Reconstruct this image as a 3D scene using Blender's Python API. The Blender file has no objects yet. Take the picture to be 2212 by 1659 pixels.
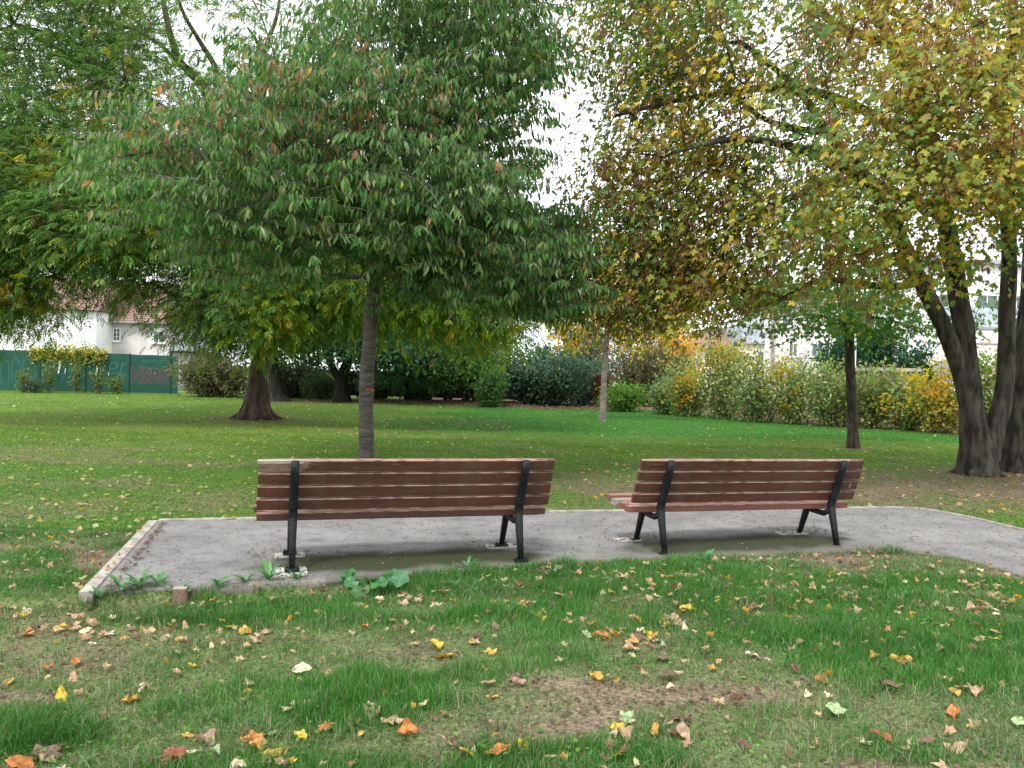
import bpy, math, random
import numpy as np
from mathutils import Vector, Matrix
R=np.random.RandomState
rad=math.radians
scene=bpy.context.scene
# ------------------------------------------------------------------ camera
H=1.48; PITCH=.0144; ROLL=.0253; F=1717.; CX,CY=1106.,829.5
cam=bpy.data.cameras.new('camera'); co=bpy.data.objects.new('camera',cam); scene.collection.objects.link(co)
cam.sensor_width=36; cam.sensor_fit='HORIZONTAL'; cam.lens=36*F/2212; cam.clip_start=.1; cam.clip_end=900
co.matrix_world=Matrix.Translation((0,0,H))@Matrix.Rotation(math.pi/2-PITCH,4,'X')@Matrix.Rotation(ROLL,4,'Z')
scene.camera=co
# ------------------------------------------------------------------ sky, sun, exposure
SUN_EL,SUN_AZ=rad(52),rad(205)      # azimuth measured from +Y clockwise
w=bpy.data.worlds.new('World'); scene.world=w; w.use_nodes=True
nt=w.node_tree; nt.nodes.clear()
def N(nt,t,**k):
    n=nt.nodes.new(t)
    for a,b in k.items(): setattr(n,a,b)
    return n
sky=N(nt,'ShaderNodeTexSky',sky_type='NISHITA',sun_disc=False,sun_elevation=SUN_EL,sun_rotation=SUN_AZ)
b1=N(nt,'ShaderNodeBackground'); b1.inputs[1].default_value=.15; nt.links.new(sky.outputs[0],b1.inputs[0])
b2=N(nt,'ShaderNodeBackground'); b2.inputs[1].default_value=1.0
tc=N(nt,'ShaderNodeTexCoord'); mp=N(nt,'ShaderNodeMapping'); mp.inputs['Scale'].default_value=(1,1,2.5)
nz=N(nt,'ShaderNodeTexNoise'); nz.inputs['Scale'].default_value=2.2; nz.inputs['Detail'].default_value=7
nt.links.new(tc.outputs['Generated'],mp.inputs[0]); nt.links.new(mp.outputs[0],nz.inputs['Vector'])
cr=N(nt,'ShaderNodeValToRGB'); cr.color_ramp.elements[0].position=.3; cr.color_ramp.elements[0].color=(.90,.93,.98,1)
cr.color_ramp.elements[1].position=.7; cr.color_ramp.elements[1].color=(1.12,1.12,1.12,1)
nt.links.new(nz.outputs[0],cr.inputs[0]); nt.links.new(cr.outputs[0],b2.inputs[0])
mx=N(nt,'ShaderNodeMixShader'); mx.inputs[0].default_value=.88
wo=N(nt,'ShaderNodeOutputWorld')
nt.links.new(b1.outputs[0],mx.inputs[1]); nt.links.new(b2.outputs[0],mx.inputs[2]); nt.links.new(mx.outputs[0],wo.inputs[0])
sl=bpy.data.lights.new('sun','SUN'); sl.energy=1.7; sl.angle=rad(16); sl.color=(1,.96,.9)
so=bpy.data.objects.new('sun',sl); scene.collection.objects.link(so)
sd=Vector((math.sin(SUN_AZ)*math.cos(SUN_EL),math.cos(SUN_AZ)*math.cos(SUN_EL),math.sin(SUN_EL)))
so.rotation_euler=sd.to_track_quat('Z','Y').to_euler()
vs=scene.view_settings; vs.view_transform='Standard'; vs.look='None'; vs.gamma=1; vs.use_curve_mapping=False; vs.exposure=1.2
scene.cycles.max_bounces=7; scene.cycles.transparent_max_bounces=6; scene.cycles.diffuse_bounces=4
# ------------------------------------------------------------------ helpers
def ray(px,py):
    X,Y=px-CX,py-CY; c,s=math.cos(ROLL),math.sin(ROLL); x=X*c+Y*s; y=-X*s+Y*c
    a,u=x/F,-y/F; c,s=math.cos(PITCH),math.sin(PITCH)
    return np.array([a,c+u*s,-s+u*c])
def G(px,py,z=0):
    d=ray(px,py); return np.array([0,0,H])+d*((z-H)/d[2])
def P(px,py,D):
    d=ray(px,py); return np.array([0,0,H])+d*(D/d[1])
def tag(o,label=None,cat=None,group=None,kind=None):
    if label: o['label']=label
    if cat: o['category']=cat
    if group: o['group']=group
    if kind: o['kind']=kind
    return o
def empty(name,loc,label,cat,group=None,rz=0):
    o=bpy.data.objects.new(name,None); scene.collection.objects.link(o); o.location=loc; o.rotation_euler=(0,0,rz)
    o.empty_display_size=.2
    return tag(o,label,cat,group)
def link(name,me,m=None,parent=None,loc=None):
    if m and not me.materials: me.materials.append(m)
    o=bpy.data.objects.new(name,me); scene.collection.objects.link(o)
    if parent is not None:
        o.parent=parent
    if loc is not None: o.location=loc
    return o
def npmesh(name,V,Fc,col=None,smooth=False,extra=None):
    V=np.ascontiguousarray(V,dtype=np.float32).reshape(-1,3); Fc=np.ascontiguousarray(Fc,dtype=np.int32)
    k=Fc.shape[1]; me=bpy.data.meshes.new(name)
    me.vertices.add(len(V)); me.vertices.foreach_set('co',V.ravel())
    me.loops.add(Fc.size); me.loops.foreach_set('vertex_index',Fc.ravel())
    me.polygons.add(len(Fc)); me.polygons.foreach_set('loop_start',np.arange(0,Fc.size,k,dtype=np.int32))
    try: me.polygons.foreach_set('loop_total',np.full(len(Fc),k,dtype=np.int32))
    except Exception: pass
    me.update(calc_edges=True)
    if smooth: me.polygons.foreach_set('use_smooth',np.ones(len(Fc),dtype=bool))
    else: me.polygons.foreach_set('use_smooth',np.zeros(len(Fc),dtype=bool))
    if col is not None:
        c=np.ones((len(V),4),dtype=np.float32); c[:,:3]=col
        a=me.color_attributes.new('Col','FLOAT_COLOR','POINT'); a.data.foreach_set('color',c.ravel())
    if extra:
        for kk,v in extra.items():
            a=me.attributes.new(kk,'FLOAT','POINT'); a.data.foreach_set('value',np.ascontiguousarray(v,dtype=np.float32))
    return me
def hashn(ix,iy,seed):
    n=(ix.astype(np.int64)*374761393+iy.astype(np.int64)*668265263+seed*982451653)&0x7fffffff
    n=(n^(n>>13))*1274126177&0x7fffffff
    return ((n^(n>>16))&0xffff)/65535.
def noise(x,y,s,seed=0,octv=3):
    x=np.asarray(x,float)/s; y=np.asarray(y,float)/s; t=0;a=1;tot=0
    for o in range(octv):
        ix=np.floor(x);iy=np.floor(y);fx=x-ix;fy=y-iy;fx=fx*fx*(3-2*fx);fy=fy*fy*(3-2*fy)
        v=(hashn(ix,iy,seed+o)*(1-fx)+hashn(ix+1,iy,seed+o)*fx)*(1-fy)+(hashn(ix,iy+1,seed+o)*(1-fx)+hashn(ix+1,iy+1,seed+o)*fx)*fy
        t=t+v*a;tot+=a;a*=.5;x=x*2.03+7;y=y*2.03+3
    return t/tot
def nrm(v): return v/np.maximum(np.linalg.norm(v,axis=-1,keepdims=True),1e-9)
def frames(d,n):
    d=nrm(d); s=nrm(np.cross(d,n)); n=np.cross(s,d)
    return np.stack([s,d,n],axis=-1)   # columns side,len,normal
def scatter(tv,tf,pos,Rm,sc,col):
    N_=len(pos); tv=np.asarray(tv,float); tf=np.asarray(tf)
    sc=np.asarray(sc); sc=sc[:,None,None] if sc.ndim==1 else sc[:,None,:]
    V=np.einsum('nij,nkj->nki',Rm,tv[None]*sc)+pos[:,None,:]
    Fc=(tf[None]+(np.arange(N_)*len(tv))[:,None,None]).reshape(-1,tf.shape[1])
    C=np.repeat(col,len(tv),axis=0)
    return V.reshape(-1,3),Fc,C
def merge(parts):
    V=[];Fc=[];C=[];o=0
    for v,f,c in parts:
        V.append(v);Fc.append(f+o);C.append(c);o+=len(v)
    return np.concatenate(V),np.concatenate(Fc),np.concatenate(C)
def pick(rng,pal,n,jit=.22,w=None):
    cols=np.array([p[0] for p in pal]); ww=np.array([p[1] for p in pal],float); ww/=ww.sum()
    i=rng.choice(len(pal),n,p=ww)
    return np.clip(cols[i]*(1+jit*(rng.rand(n,1)*2-1))*(1+.10*(rng.rand(n,3)*2-1)),0,1)
# ------------------------------------------------------------------ materials
def newmat(name):
    m=bpy.data.materials.new(name); m.use_nodes=True; nt=m.node_tree
    return m,nt,nt.nodes['Principled BSDF'],nt.nodes['Material Output']
def mat(name,c,rough=.8,c2=None,scale=8,detail=6,bump=0,bscale=None,spec=.3,vec='Object',stretch=(1,1,1),lo=.35,hi=.65,metal=0):
    m,nt,b,o=newmat(name)
    b.inputs['Roughness'].default_value=rough; b.inputs['Specular IOR Level'].default_value=spec; b.inputs['Metallic'].default_value=metal
    b.inputs['Base Color'].default_value=(*c,1)
    t=N(nt,'ShaderNodeTexCoord'); mp=N(nt,'ShaderNodeMapping'); mp.inputs['Scale'].default_value=stretch
    nt.links.new(t.outputs[vec],mp.inputs[0])
    if c2:
        n=N(nt,'ShaderNodeTexNoise'); n.inputs['Scale'].default_value=scale; n.inputs['Detail'].default_value=detail
        nt.links.new(mp.outputs[0],n.inputs['Vector'])
        r=N(nt,'ShaderNodeValToRGB'); r.color_ramp.elements[0].position=lo; r.color_ramp.elements[1].position=hi
        r.color_ramp.elements[0].color=(*c,1); r.color_ramp.elements[1].color=(*c2,1)
        nt.links.new(n.outputs[0],r.inputs[0]); nt.links.new(r.outputs[0],b.inputs['Base Color'])
    if bump:
        n2=N(nt,'ShaderNodeTexNoise'); n2.inputs['Scale'].default_value=bscale or scale*3; n2.inputs['Detail'].default_value=8
        nt.links.new(mp.outputs[0],n2.inputs['Vector'])
        bp=N(nt,'ShaderNodeBump'); bp.inputs['Strength'].default_value=bump; bp.inputs['Distance'].default_value=.02
        nt.links.new(n2.outputs[0],bp.inputs['Height']); nt.links.new(bp.outputs[0],b.inputs['Normal'])
    return m
def leafmat(name,trans=.38,rough=.5,spec=.35,obj=False):
    m,nt,b,o=newmat(name)
    if obj: a=N(nt,'ShaderNodeObjectInfo'); src=a.outputs['Color']
    else: a=N(nt,'ShaderNodeVertexColor',layer_name='Col'); src=a.outputs[0]
    if obj:
        t=N(nt,'ShaderNodeTexCoord'); n=N(nt,'ShaderNodeTexNoise'); n.inputs['Scale'].default_value=4; n.inputs['Detail'].default_value=8
        nt.links.new(t.outputs['Object'],n.inputs['Vector'])
        mr=N(nt,'ShaderNodeMapRange'); mr.inputs[1].default_value=.3; mr.inputs[2].default_value=.7; mr.inputs[3].default_value=.45; mr.inputs[4].default_value=1.25
        nt.links.new(n.outputs[0],mr.inputs[0])
        mm=N(nt,'ShaderNodeVectorMath',operation='SCALE'); nt.links.new(src,mm.inputs[0]); nt.links.new(mr.outputs[0],mm.inputs['Scale']); src=mm.outputs[0]
    nt.links.new(src,b.inputs['Base Color']); b.inputs['Roughness'].default_value=rough; b.inputs['Specular IOR Level'].default_value=spec
    tr=N(nt,'ShaderNodeBsdfTranslucent')
    hs=N(nt,'ShaderNodeHueSaturation'); hs.inputs['Saturation'].default_value=1.15; hs.inputs['Value'].default_value=1.7
    nt.links.new(src,hs.inputs['Color']); nt.links.new(hs.outputs[0],tr.inputs[0])
    mx=N(nt,'ShaderNodeMixShader'); mx.inputs[0].default_value=trans
    nt.links.new(b.outputs[0],mx.inputs[1]); nt.links.new(tr.outputs[0],mx.inputs[2]); nt.links.new(mx.outputs[0],o.inputs[0])
    return m
def barkmat(name,c,c2,stretch=(1,1,.25),scale=12,bump=.8,bands=False):
    m=mat(name,c,.9,c2,scale,8,bump,scale*2,.15,'Object',stretch)
    return m
M_leaf=leafmat('leaf_surface',.46); M_gloss=leafmat('glossy_leaf_surface',.42,.5,.3); M_fallen=leafmat('fallen_leaf_surface',.2,.6,.25,True)
M_grass=leafmat('grass_blade_surface',.35,.5,.3)
M_cherrybark=mat('cherry_bark',(.045,.037,.033),.75,(.15,.135,.125),4,8,.5,12,.25,'Object',(1.5,1.5,7),.32,.78)
M_ashbark=barkmat('ash_bark',(.045,.033,.024),(.13,.10,.075),(1,1,.22),9,1.)
M_darkbark=barkmat('ivy_bark',(.012,.014,.010),(.035,.035,.025))
M_maplebark=barkmat('maple_bark',(.020,.018,.015),(.095,.085,.066),(1,1,.28),11,1.)
M_slimbark=barkmat('slim_maple_bark',(.03,.024,.019),(.10,.08,.06),(1,1,.3),16,1.)
M_palebark=mat('pale_bark',(.11,.095,.08),.85,(.22,.19,.165),5,5,.3,20,.2,'Object',(1,1,2))
M_twig=mat('twig_bark',(.06,.05,.04),.8,(.17,.15,.13),20)
# ------------------------------------------------------------------ tubes
def tube(chains,k=6):
    V=[];Fc=[];o=0
    ang=np.arange(k)*2*math.pi/k; ca,sa=np.cos(ang),np.sin(ang)
    for pts,rr in chains:
        pts=np.asarray(pts,float); rr=np.asarray(rr,float)
        if len(pts)<2: continue
        t=np.gradient(pts,axis=0); t=nrm(t)
        ref=np.array([1.,0,0]) if abs(t[0][0])<.8 else np.array([0,1.,0])
        a=nrm(np.cross(t,ref)); 
        for i in range(1,len(a)):
            if np.dot(a[i],a[i-1])<0: a[i]=-a[i]
        b=np.cross(t,a)
        ring=pts[:,None,:]+rr[:,None,None]*(a[:,None,:]*ca[None,:,None]+b[:,None,:]*sa[None,:,None])
        n=len(pts); V.append(ring.reshape(-1,3))
        i=np.arange(n-1)[:,None]*k; j=np.arange(k)[None,:]; j2=(j+1)%k
        Fc.append(np.stack([i+j,i+j2,i+k+j2,i+k+j],axis=-1).reshape(-1,4)+o); o+=n*k
    return np.concatenate(V),np.concatenate(Fc)
def smoothpath(pts,rr,n=5):
    pts=np.asarray(pts,float);rr=np.asarray(rr,float)
    if len(pts)<3:
        t=np.linspace(0,1,n+1)[:,None]; return pts[0]*(1-t)+pts[1]*t, rr[0]*(1-t[:,0])+rr[1]*t[:,0]
    Q=[];W=[]
    pp=np.vstack([2*pts[0]-pts[1],pts,2*pts[-1]-pts[-2]])
    for i in range(len(pts)-1):
        p0,p1,p2,p3=pp[i:i+4]
        for t in np.linspace(0,1,n,endpoint=False):
            Q.append(.5*((2*p1)+(-p0+p2)*t+(2*p0-5*p1+4*p2-p3)*t*t+(-p0+3*p1-3*p2+p3)*t**3)); W.append(rr[i]*(1-t)+rr[i+1]*t)
    Q.append(pts[-1]);W.append(rr[-1])
    return np.array(Q),np.array(W)
class Tree:
    def __init__(s,seed): s.p=[];s.par=[];s.er=[];s.len=[];s.rng=R(seed);s.main=0
    def path(s,pts,rr,attach=True,n=5):
        Q,W=smoothpath(pts,rr,n)
        par=-1
        if s.p and attach:
            d=np.linalg.norm(np.array(s.p)-Q[0],axis=1); par=int(d.argmin()); 
        for q,w_ in zip(Q,W):
            s.len.append(0 if par<0 else s.len[par]+np.linalg.norm(q-s.p[par])); s.p.append(q);s.par.append(par);s.er.append(w_);par=len(s.p)-1
        s.main=len(s.p)
    def grow(s,T,minz=1.6,step=.4,bend=.14,pw=.22,skip=0):
        T=np.asarray(T); base=np.array(s.p[:s.main]); ok=np.array([q[2]>minz for q in base])
        dd=np.array([np.linalg.norm(base[ok]-t,axis=1).min() for t in T]); T=T[np.argsort(dd)]
        for t in T:
            pa=np.array(s.p); d=np.linalg.norm(pa-t,axis=1)
            cost=d+pw*np.array(s.len)*.5+np.where(pa[:,2]<minz,99,0)+.5*np.maximum(0,pa[:,2]-t[2])
            i=int(cost.argmin()); L=d[i]; n=max(1,int(L/step)); a=pa[i]
            nzv=s.rng.randn(3)*L*.07
            par=i
            for k in range(1,n+1):
                u=k/n; q=a*(1-u)+t*u+np.array([0,0,bend*L*4*u*(1-u)*.5])+nzv*math.sin(math.pi*u)
                s.len.append(s.len[par]+np.linalg.norm(q-s.p[par])); s.p.append(q); s.par.append(par); s.er.append(0); par=len(s.p)-1
        s.T=T
    def meshes(s,tip=.006,ex=2.25,k=6,cap=.10,drop=0):
        n=len(s.p); ch=[[] for _ in range(n)]
        for i,p in enumerate(s.par):
            if p>=0: ch[p].append(i)
        acc=np.zeros(n)
        for i in range(n-1,-1,-1):
            if not ch[i]: acc[i]=tip**ex
            if s.par[i]>=0: acc[s.par[i]]+=acc[i]
        r=np.minimum(acc**(1/ex),cap); er=np.array(s.er)
        r=np.where(er>0,er,r)
        P_=np.array(s.p)
        tr=[];br=[]; st=[0]+[i for i in range(1,n) if s.par[i]<0]
        starts=[(i,-1) for i in st]
        while starts:
            i,p=starts.pop(); pts=[];rr=[]
            if p>=0: pts.append(P_[p]); rr.append(min(r[p]*.9,r[i]*1.35))
            c=i; mainflag=s.er[i]>0
            while True:
                pts.append(P_[c]); rr.append(r[c])
                cs=ch[c]
                if mainflag: nx=[q for q in cs if s.er[q]>0]
                else: nx=list(cs)
                if not nx:
                    for q in cs: starts.append((q,c))
                    break
                b=max(nx,key=lambda q:r[q])
                for q in cs:
                    if q!=b: starts.append((q,c))
                c=b
            (tr if mainflag else br).append((pts,rr))
        return tr,br,r
def ellips(rng,E):
    out=[]
    for c,rd,n in E:
        d=nrm(rng.randn(n,3)); u=rng.rand(n)**.42
        out.append(np.array(c)+d*u[:,None]*np.array(rd))
    return np.concatenate(out)
T_ov=(np.array([[0,0,0],[-.135,.38,.06],[0,.45,0],[.135,.38,.06],[0,1,-.14],[-.10,.72,.02],[.10,.72,.02]]),
      np.array([[0,2,1],[0,3,2],[1,2,5],[2,3,6],[5,2,4],[2,6,4]]))
T_kite=(np.array([[0,0,0],[-.3,.45,.08],[.3,.45,.08],[0,1,-.05]]),np.array([[0,3,1],[0,2,3]]))
_o=[(0,.0),(.3,-.1),(.2,.16),(.46,.2),(.6,.5),(.24,.5),(.22,.7),(0,1.02),(-.22,.7),(-.24,.5),(-.6,.5),(-.46,.2),(-.2,.16),(-.3,-.1)]
T_mp=(np.array([[0,.34,0]]+[[x,y,-.16*(x*x+max(0,y-.4)**2)*1.6] for x,y in _o]),
      np.array([[0,1+i,1+(i+1)%len(_o)] for i in range(len(_o))]))
def _ash():
    V=[];Fc=[]
    V+=[[-.006,0,0],[.006,0,0],[0,.8,-.12]];Fc.append([0,1,2])
    for y,l in ((.2,.26),(.38,.32),(.56,.32),(.72,.28)):
        for s in(-1,1):
            a=len(V); zc=-.12*y*y
            V+= [[0,y,zc],[s*l*.42,y+l*.08,zc+.02],[s*l*.55,y+l*.42,zc-.02],[s*l*.95,y+l*.55,zc-.12]]; Fc+=[[a,a+1,a+3],[a,a+3,a+2]] if s>0 else [[a,a+3,a+1],[a,a+2,a+3]]
    a=len(V); V+=[[0,.78,-.1],[-.06,.9,-.12],[.06,.9,-.12],[0,1.12,-.2]];Fc+=[[a,a+3,a+1],[a,a+2,a+3]]
    return np.array(V),np.array(Fc)
T_ash=_ash()
def _twig():  # arching shoot, unit length along y, sags at the end
    V=[];
    for y,r in((0,.007),(.4,.006),(.75,.0045),(1,.002)):
        z=.12*math.sin(y*2.2)-.10*y*y
        for a in range(3): V.append([r*math.cos(a*2.09),y,z+r*math.sin(a*2.09)])
    Fc=[]
    for i in range(3):
        for a in range(3):
            b=(a+1)%3; Fc+=[[i*3+a,i*3+b,i*3+3+b],[i*3+a,i*3+3+b,i*3+3+a]]
    return np.array(V),np.array(Fc)
T_tw=_twig()
from mathutils import noise as mnoise
def relief(tr,amp=.07,k=20):
    out=[]
    for pts,rr in tr:
        Q,W=smoothpath(pts,rr,3) if len(pts)>2 else (np.array(pts),np.array(rr)); out.append((Q,W))
    V,Fc=tube(out,k); o=0
    for Q,W in out:
        for i in range(len(Q)):
            c=Q[i]
            for j in range(k):
                v=V[o]; d=v-c; a=mnoise.fractal(Vector((v[0]*9,v[1]*9,v[2]*2.2)),1,2,4)+.5*mnoise.noise(Vector((v[0]*2.5,v[1]*2.5,v[2]*1.1)))
                V[o]=c+d*(1+amp*a); o+=1
    return V,Fc
def finish(t,root,bark,crownparts,leaf_m,k=8,twigparts=None,trunkname='trunk',tip=.006,cap=.1,bark2=None):
    tr,br,_=t.meshes(tip=tip,cap=cap)
    off=np.array(root.location)
    V,Fc=relief(tr) if k>6 else tube(tr,8); link(trunkname,npmesh(trunkname,V-off,Fc,smooth=True),bark,root)
    if br:
        V,Fc=tube(br,5)
        link('branches',npmesh('branches',V-off,Fc,smooth=True),bark2 or bark,root)
    if twigparts:
        V,Fc,C=merge(twigparts); link('twigs',npmesh('twigs',V-off,Fc),M_twig,root)
    V,Fc,C=merge(crownparts); link('crown',npmesh('crown',V-off,Fc,C),leaf_m,root)
def roots(base,r,n,rng,rise=.35,ln=2.2):
    out=[]
    for i in range(n):
        a=i*6.283/n+rng.rand()*.5; d=np.array([math.cos(a),math.sin(a),0])
        out.append(([base+np.array([0,0,rise*1.6])+d*r*.35,base+np.array([0,0,rise*.55])+d*r*.75,base+d*r*1.2+np.array([0,0,.03]),base+d*r*ln+np.array([0,0,-.08])],[r*.44,r*.33,r*.17,r*.04]))
    return out
# ------------------------------------------------------------------ terrain
NEARX=np.array([-9,-2.9,-2.66,-2.0,-1.27,.09,1.29,2.85,3.45,3.83,4.01,4.3,4.6,30]); NEARY=np.array([5.0,5.05,5.13,5.25,5.48,6.08,6.40,6.85,6.95,6.80,6.15,5.2,4.0,-60])
def inpath(x,y,m=0):
    x=np.asarray(x,float);y=np.asarray(y,float)
    far=np.interp(x,[-3.3,.4,4.17,4.81,5.11,5.25,6.3],[7.42,8.42,9.26,9.36,8.74,8.07,3.0])
    lx=-2.66+(y-5.13)*(-3.28+2.66)/(7.40-5.13)
    near=np.interp(x,NEARX,NEARY)
    return (x>lx-m)&(y>near-m)&(y<far+m)&(x<6.3)
def gh(x,y):
    x=np.asarray(x,float);y=np.asarray(y,float)
    near=np.interp(x,NEARX[:-1],NEARY[:-1])
    f=np.clip((near-.01-y)/np.where(x<-.7,.055,.25),0,1)
    zf=np.interp(x,[-4,-2.6,-1.2,-.2,1,3.5],[-.07,-.105,-.09,-.02,.012,.0])
    zz=-.022+(zf+.022)*f
    zz=zz+(noise(x,y,.5,3)-.5)*.035*f+(noise(x,y,4,5)-.5)*.10*np.clip((y-11)/8,0,1)
    bank=np.exp(-((y-36.5)/2.)**2)*np.clip(1-np.abs(x+1.5)/9,0,1)*.22
    return zz+bank
HEDX=np.array([-30,-12,-4,1.5,4.5,7.0,8.2,9.8,13.7,18,30]); HEDY=np.array([41,37.5,35.2,34.3,35,36.,34,28.2,24.2,21.5,18])
def olivef(x,y):
    return np.clip(.30+.7*noise(x,y,2.6,41)+np.where((y>8.3)&(y<20),.25,0)-np.clip((y-17)/5,0,1)*np.clip((x+4)/4,0,1)*.95-np.clip((7.2-y)*3,0,1)*.5,0,1)
LUSH=((.2,4.75,.9,.5),(-.7,3.55,.8,.3),(2.2,4.6,1.4,.7),(-.3,5.4,.5,.3),(1.4,5.9,1.6,.4),(-1.3,5.0,.8,.3),(-2.0,3.3,.5,.3),(1.0,5.2,1.2,.5),(3.0,5.4,1.2,.6),(-1.0,3.0,.7,.2),(.2,3.0,.5,.15))
def lushmask(x,y):
    n=noise(x,y*1.3,.45,12,3); l=np.zeros_like(np.asarray(x,float))
    for cx,cy,rx,ry in LUSH: l=np.maximum(l,np.clip(1.5-np.sqrt(((x-cx)/rx)**2+((y-cy)/ry)**2)+(n-.5)*2,0,1))
    return np.clip(np.maximum(l,(n-.5)*3),0,1)
def soilmask(x,y):
    x=np.asarray(x,float);y=np.asarray(y,float)
    # bare patches of the near bank
    n=noise(x,y*1.3,.9,11,3)
    s=np.clip((n-.52)*7,0,1)*(y<6.9)*np.where(inpath(x,y),0,1)
    for cx,cy,rx,ry,a in ((-2.2,4.2,1.1,.45,.75),(.3,3.55,.55,.28,.5),(.75,4.35,.5,.3,1.),(1.0,3.65,1.5,.32,.95),(-.5,4.25,.5,.25,.8),(1.6,3.4,1.1,.35,.7),(-1.2,4.5,.8,.25,.6),(-2.3,4.55,.6,.25,.6)):
        s=np.maximum(s,a*np.clip(1.3-np.sqrt(((x-cx)/rx)**2+((y-cy)/ry)**2)+(n-.5)*1.6,0,1))
    lush=np.zeros_like(x)
    for cx,cy,rx,ry in ((.2,4.75,.9,.5),(-.7,3.55,.8,.3),(2.2,4.6,1.4,.7),(-.3,5.4,.5,.3),(1.4,5.9,1.6,.4),(-1.3,5.0,.8,.3),(-2.0,3.3,.5,.3)):
        lush=np.maximum(lush,np.clip(1.35-np.sqrt(((x-cx)/rx)**2+((y-cy)/ry)**2)+(n-.5),0,1))
    s=np.where(y<6.9,np.clip(s-lush*.6,0,1),s)
    hd=np.interp(x,HEDX,HEDY)
    s=np.maximum(s,np.clip((y-hd+np.where(x>6,2.1,1.3)+(noise(x,y,1.2,21)-.5)*1.6)*1.4,0,1)*(x>-6))
    # worn, leaf-strewn ground beneath the maples
    m=np.clip(1.25-np.sqrt(((x-6.5)/4.2)**2+((y-11.2)/2.3)**2)+(noise(x,y,.8,31)-.5)*1.8,0,1)*.92
    m2=np.clip(1.1-np.sqrt(((x-2.0)/3.2)**2+((y-10.6)/1.5)**2)+(noise(x,y,.7,33)-.5)*1.8,0,1)*.8
    s=np.maximum(s,np.maximum(m,m2)*(1-inpath(x,y,.1)))
    pt=np.clip((noise(x,y,1.1,131,4)-.56)*6,0,1)*.55*((y>6.9)&(y<30)&~((x>0)&(y>17))); s=np.maximum(s,pt*(1-inpath(x,y,.05)))
    for cx,cy,r in ((-7.12,22.25,1.7),(7.75,13.05,1.4),(8.6,13.4,1.4),(-2.2,12.2,.5),(7.58,17.56,.5),(-7.4,35,2.5),(-9.7,33.5,1.4)):
        s=np.maximum(s,np.clip(1.4-np.hypot(x-cx,y-cy)/r,0,1)*.9)
    s=np.maximum(s,np.clip(1.2-np.sqrt(((x-.2)/.8)**2+((y-8.75)/.22)**2)+(noise(x,y,.5,35)-.5),0,1)*.8)
    return s
def axis(segs):
    out=[segs[0][0]]
    for a,b,s in segs:
        n=max(1,int(round((b-a)/s))); out+=list(np.linspace(a,b,n+1)[1:])
    return np.array(out)
xs=axis([(-400,-120,40),(-120,-40,8),(-40,-14,1.),(-14,-5,.35),(-5,5,.055),(5,14,.3),(14,40,1.),(40,120,8),(120,400,40)])
ys=axis([(-60,-4,4),(-4,2,.6),(2,8,.055),(8,14,.16),(14,45,.4),(45,120,5),(120,600,40)])
X,Y=np.meshgrid(xs,ys); Z=gh(X,Y)
s=soilmask(X,Y)
olive=olivef(X,Y)
gcol=np.array([.04,.135,.018])*(1-olive[...,None])+np.array([.12,.175,.033])*olive[...,None]
scol=np.array([.17,.125,.09])*(.75+.5*noise(X,Y,.35,51)[...,None])
scol=np.where((Y>20)[...,None],scol*np.array([.62,.55,.5]),scol)
s2=np.maximum(s,np.where((Y<7.0)&~inpath(X,Y,.0),(.62-.55*lushmask(X,Y))*(.6+.5*noise(X,Y,.25,97)),0)); col=gcol*(1-s2[...,None])+scol*s2[...,None]
nx,ny=len(xs),len(ys); idx=np.arange(nx*ny).reshape(ny,nx)
quads=np.stack([idx[:-1,:-1],idx[:-1,1:],idx[1:,1:],idx[1:,:-1]],-1).reshape(-1,4)
def groundmat():
    m,nt,b,o=newmat('lawn_soil')
    a=N(nt,'ShaderNodeVertexColor',layer_name='Col')
    g=N(nt,'ShaderNodeNewGeometry')
    def nz(sc,d):
        n=N(nt,'ShaderNodeTexNoise'); n.inputs['Scale'].default_value=sc; n.inputs['Detail'].default_value=d; nt.links.new(g.outputs['Position'],n.inputs['Vector']); return n
    n1=nz(40,6); n2=nz(6,6)
    mr=N(nt,'ShaderNodeMapRange'); mr.inputs[1].default_value=.3;mr.inputs[2].default_value=.7;mr.inputs[3].default_value=.5;mr.inputs[4].default_value=1.5
    nt.links.new(n1.outputs[0],mr.inputs[0])
    mr2=N(nt,'ShaderNodeMapRange'); mr2.inputs[1].default_value=.3;mr2.inputs[2].default_value=.7;mr2.inputs[3].default_value=.8;mr2.inputs[4].default_value=1.2
    nt.links.new(n2.outputs[0],mr2.inputs[0])
    n3=nz(190,4); mr3=N(nt,'ShaderNodeMapRange'); mr3.inputs[1].default_value=.35;mr3.inputs[2].default_value=.65;mr3.inputs[3].default_value=.45;mr3.inputs[4].default_value=1.45; nt.links.new(n3.outputs[0],mr3.inputs[0]); m0=N(nt,'ShaderNodeMath',operation='MULTIPLY'); nt.links.new(mr.outputs[0],m0.inputs[0]); nt.links.new(mr3.outputs[0],m0.inputs[1]); mr=m0
    mu=N(nt,'ShaderNodeMath',operation='MULTIPLY'); nt.links.new(mr.outputs[0],mu.inputs[0]); nt.links.new(mr2.outputs[0],mu.inputs[1])
    v=N(nt,'ShaderNodeVectorMath',operation='SCALE'); nt.links.new(a.outputs[0],v.inputs[0]); nt.links.new(mu.outputs[0],v.inputs['Scale'])
    nt.links.new(v.outputs[0],b.inputs['Base Color']); b.inputs['Roughness'].default_value=.95; b.inputs['Specular IOR Level'].default_value=.1
    bp=N(nt,'ShaderNodeBump'); bp.inputs['Strength'].default_value=.9; bp.inputs['Distance'].default_value=.03
    nt.links.new(n1.outputs[0],bp.inputs['Height']); nt.links.new(bp.outputs[0],b.inputs['Normal'])
    return m
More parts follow.
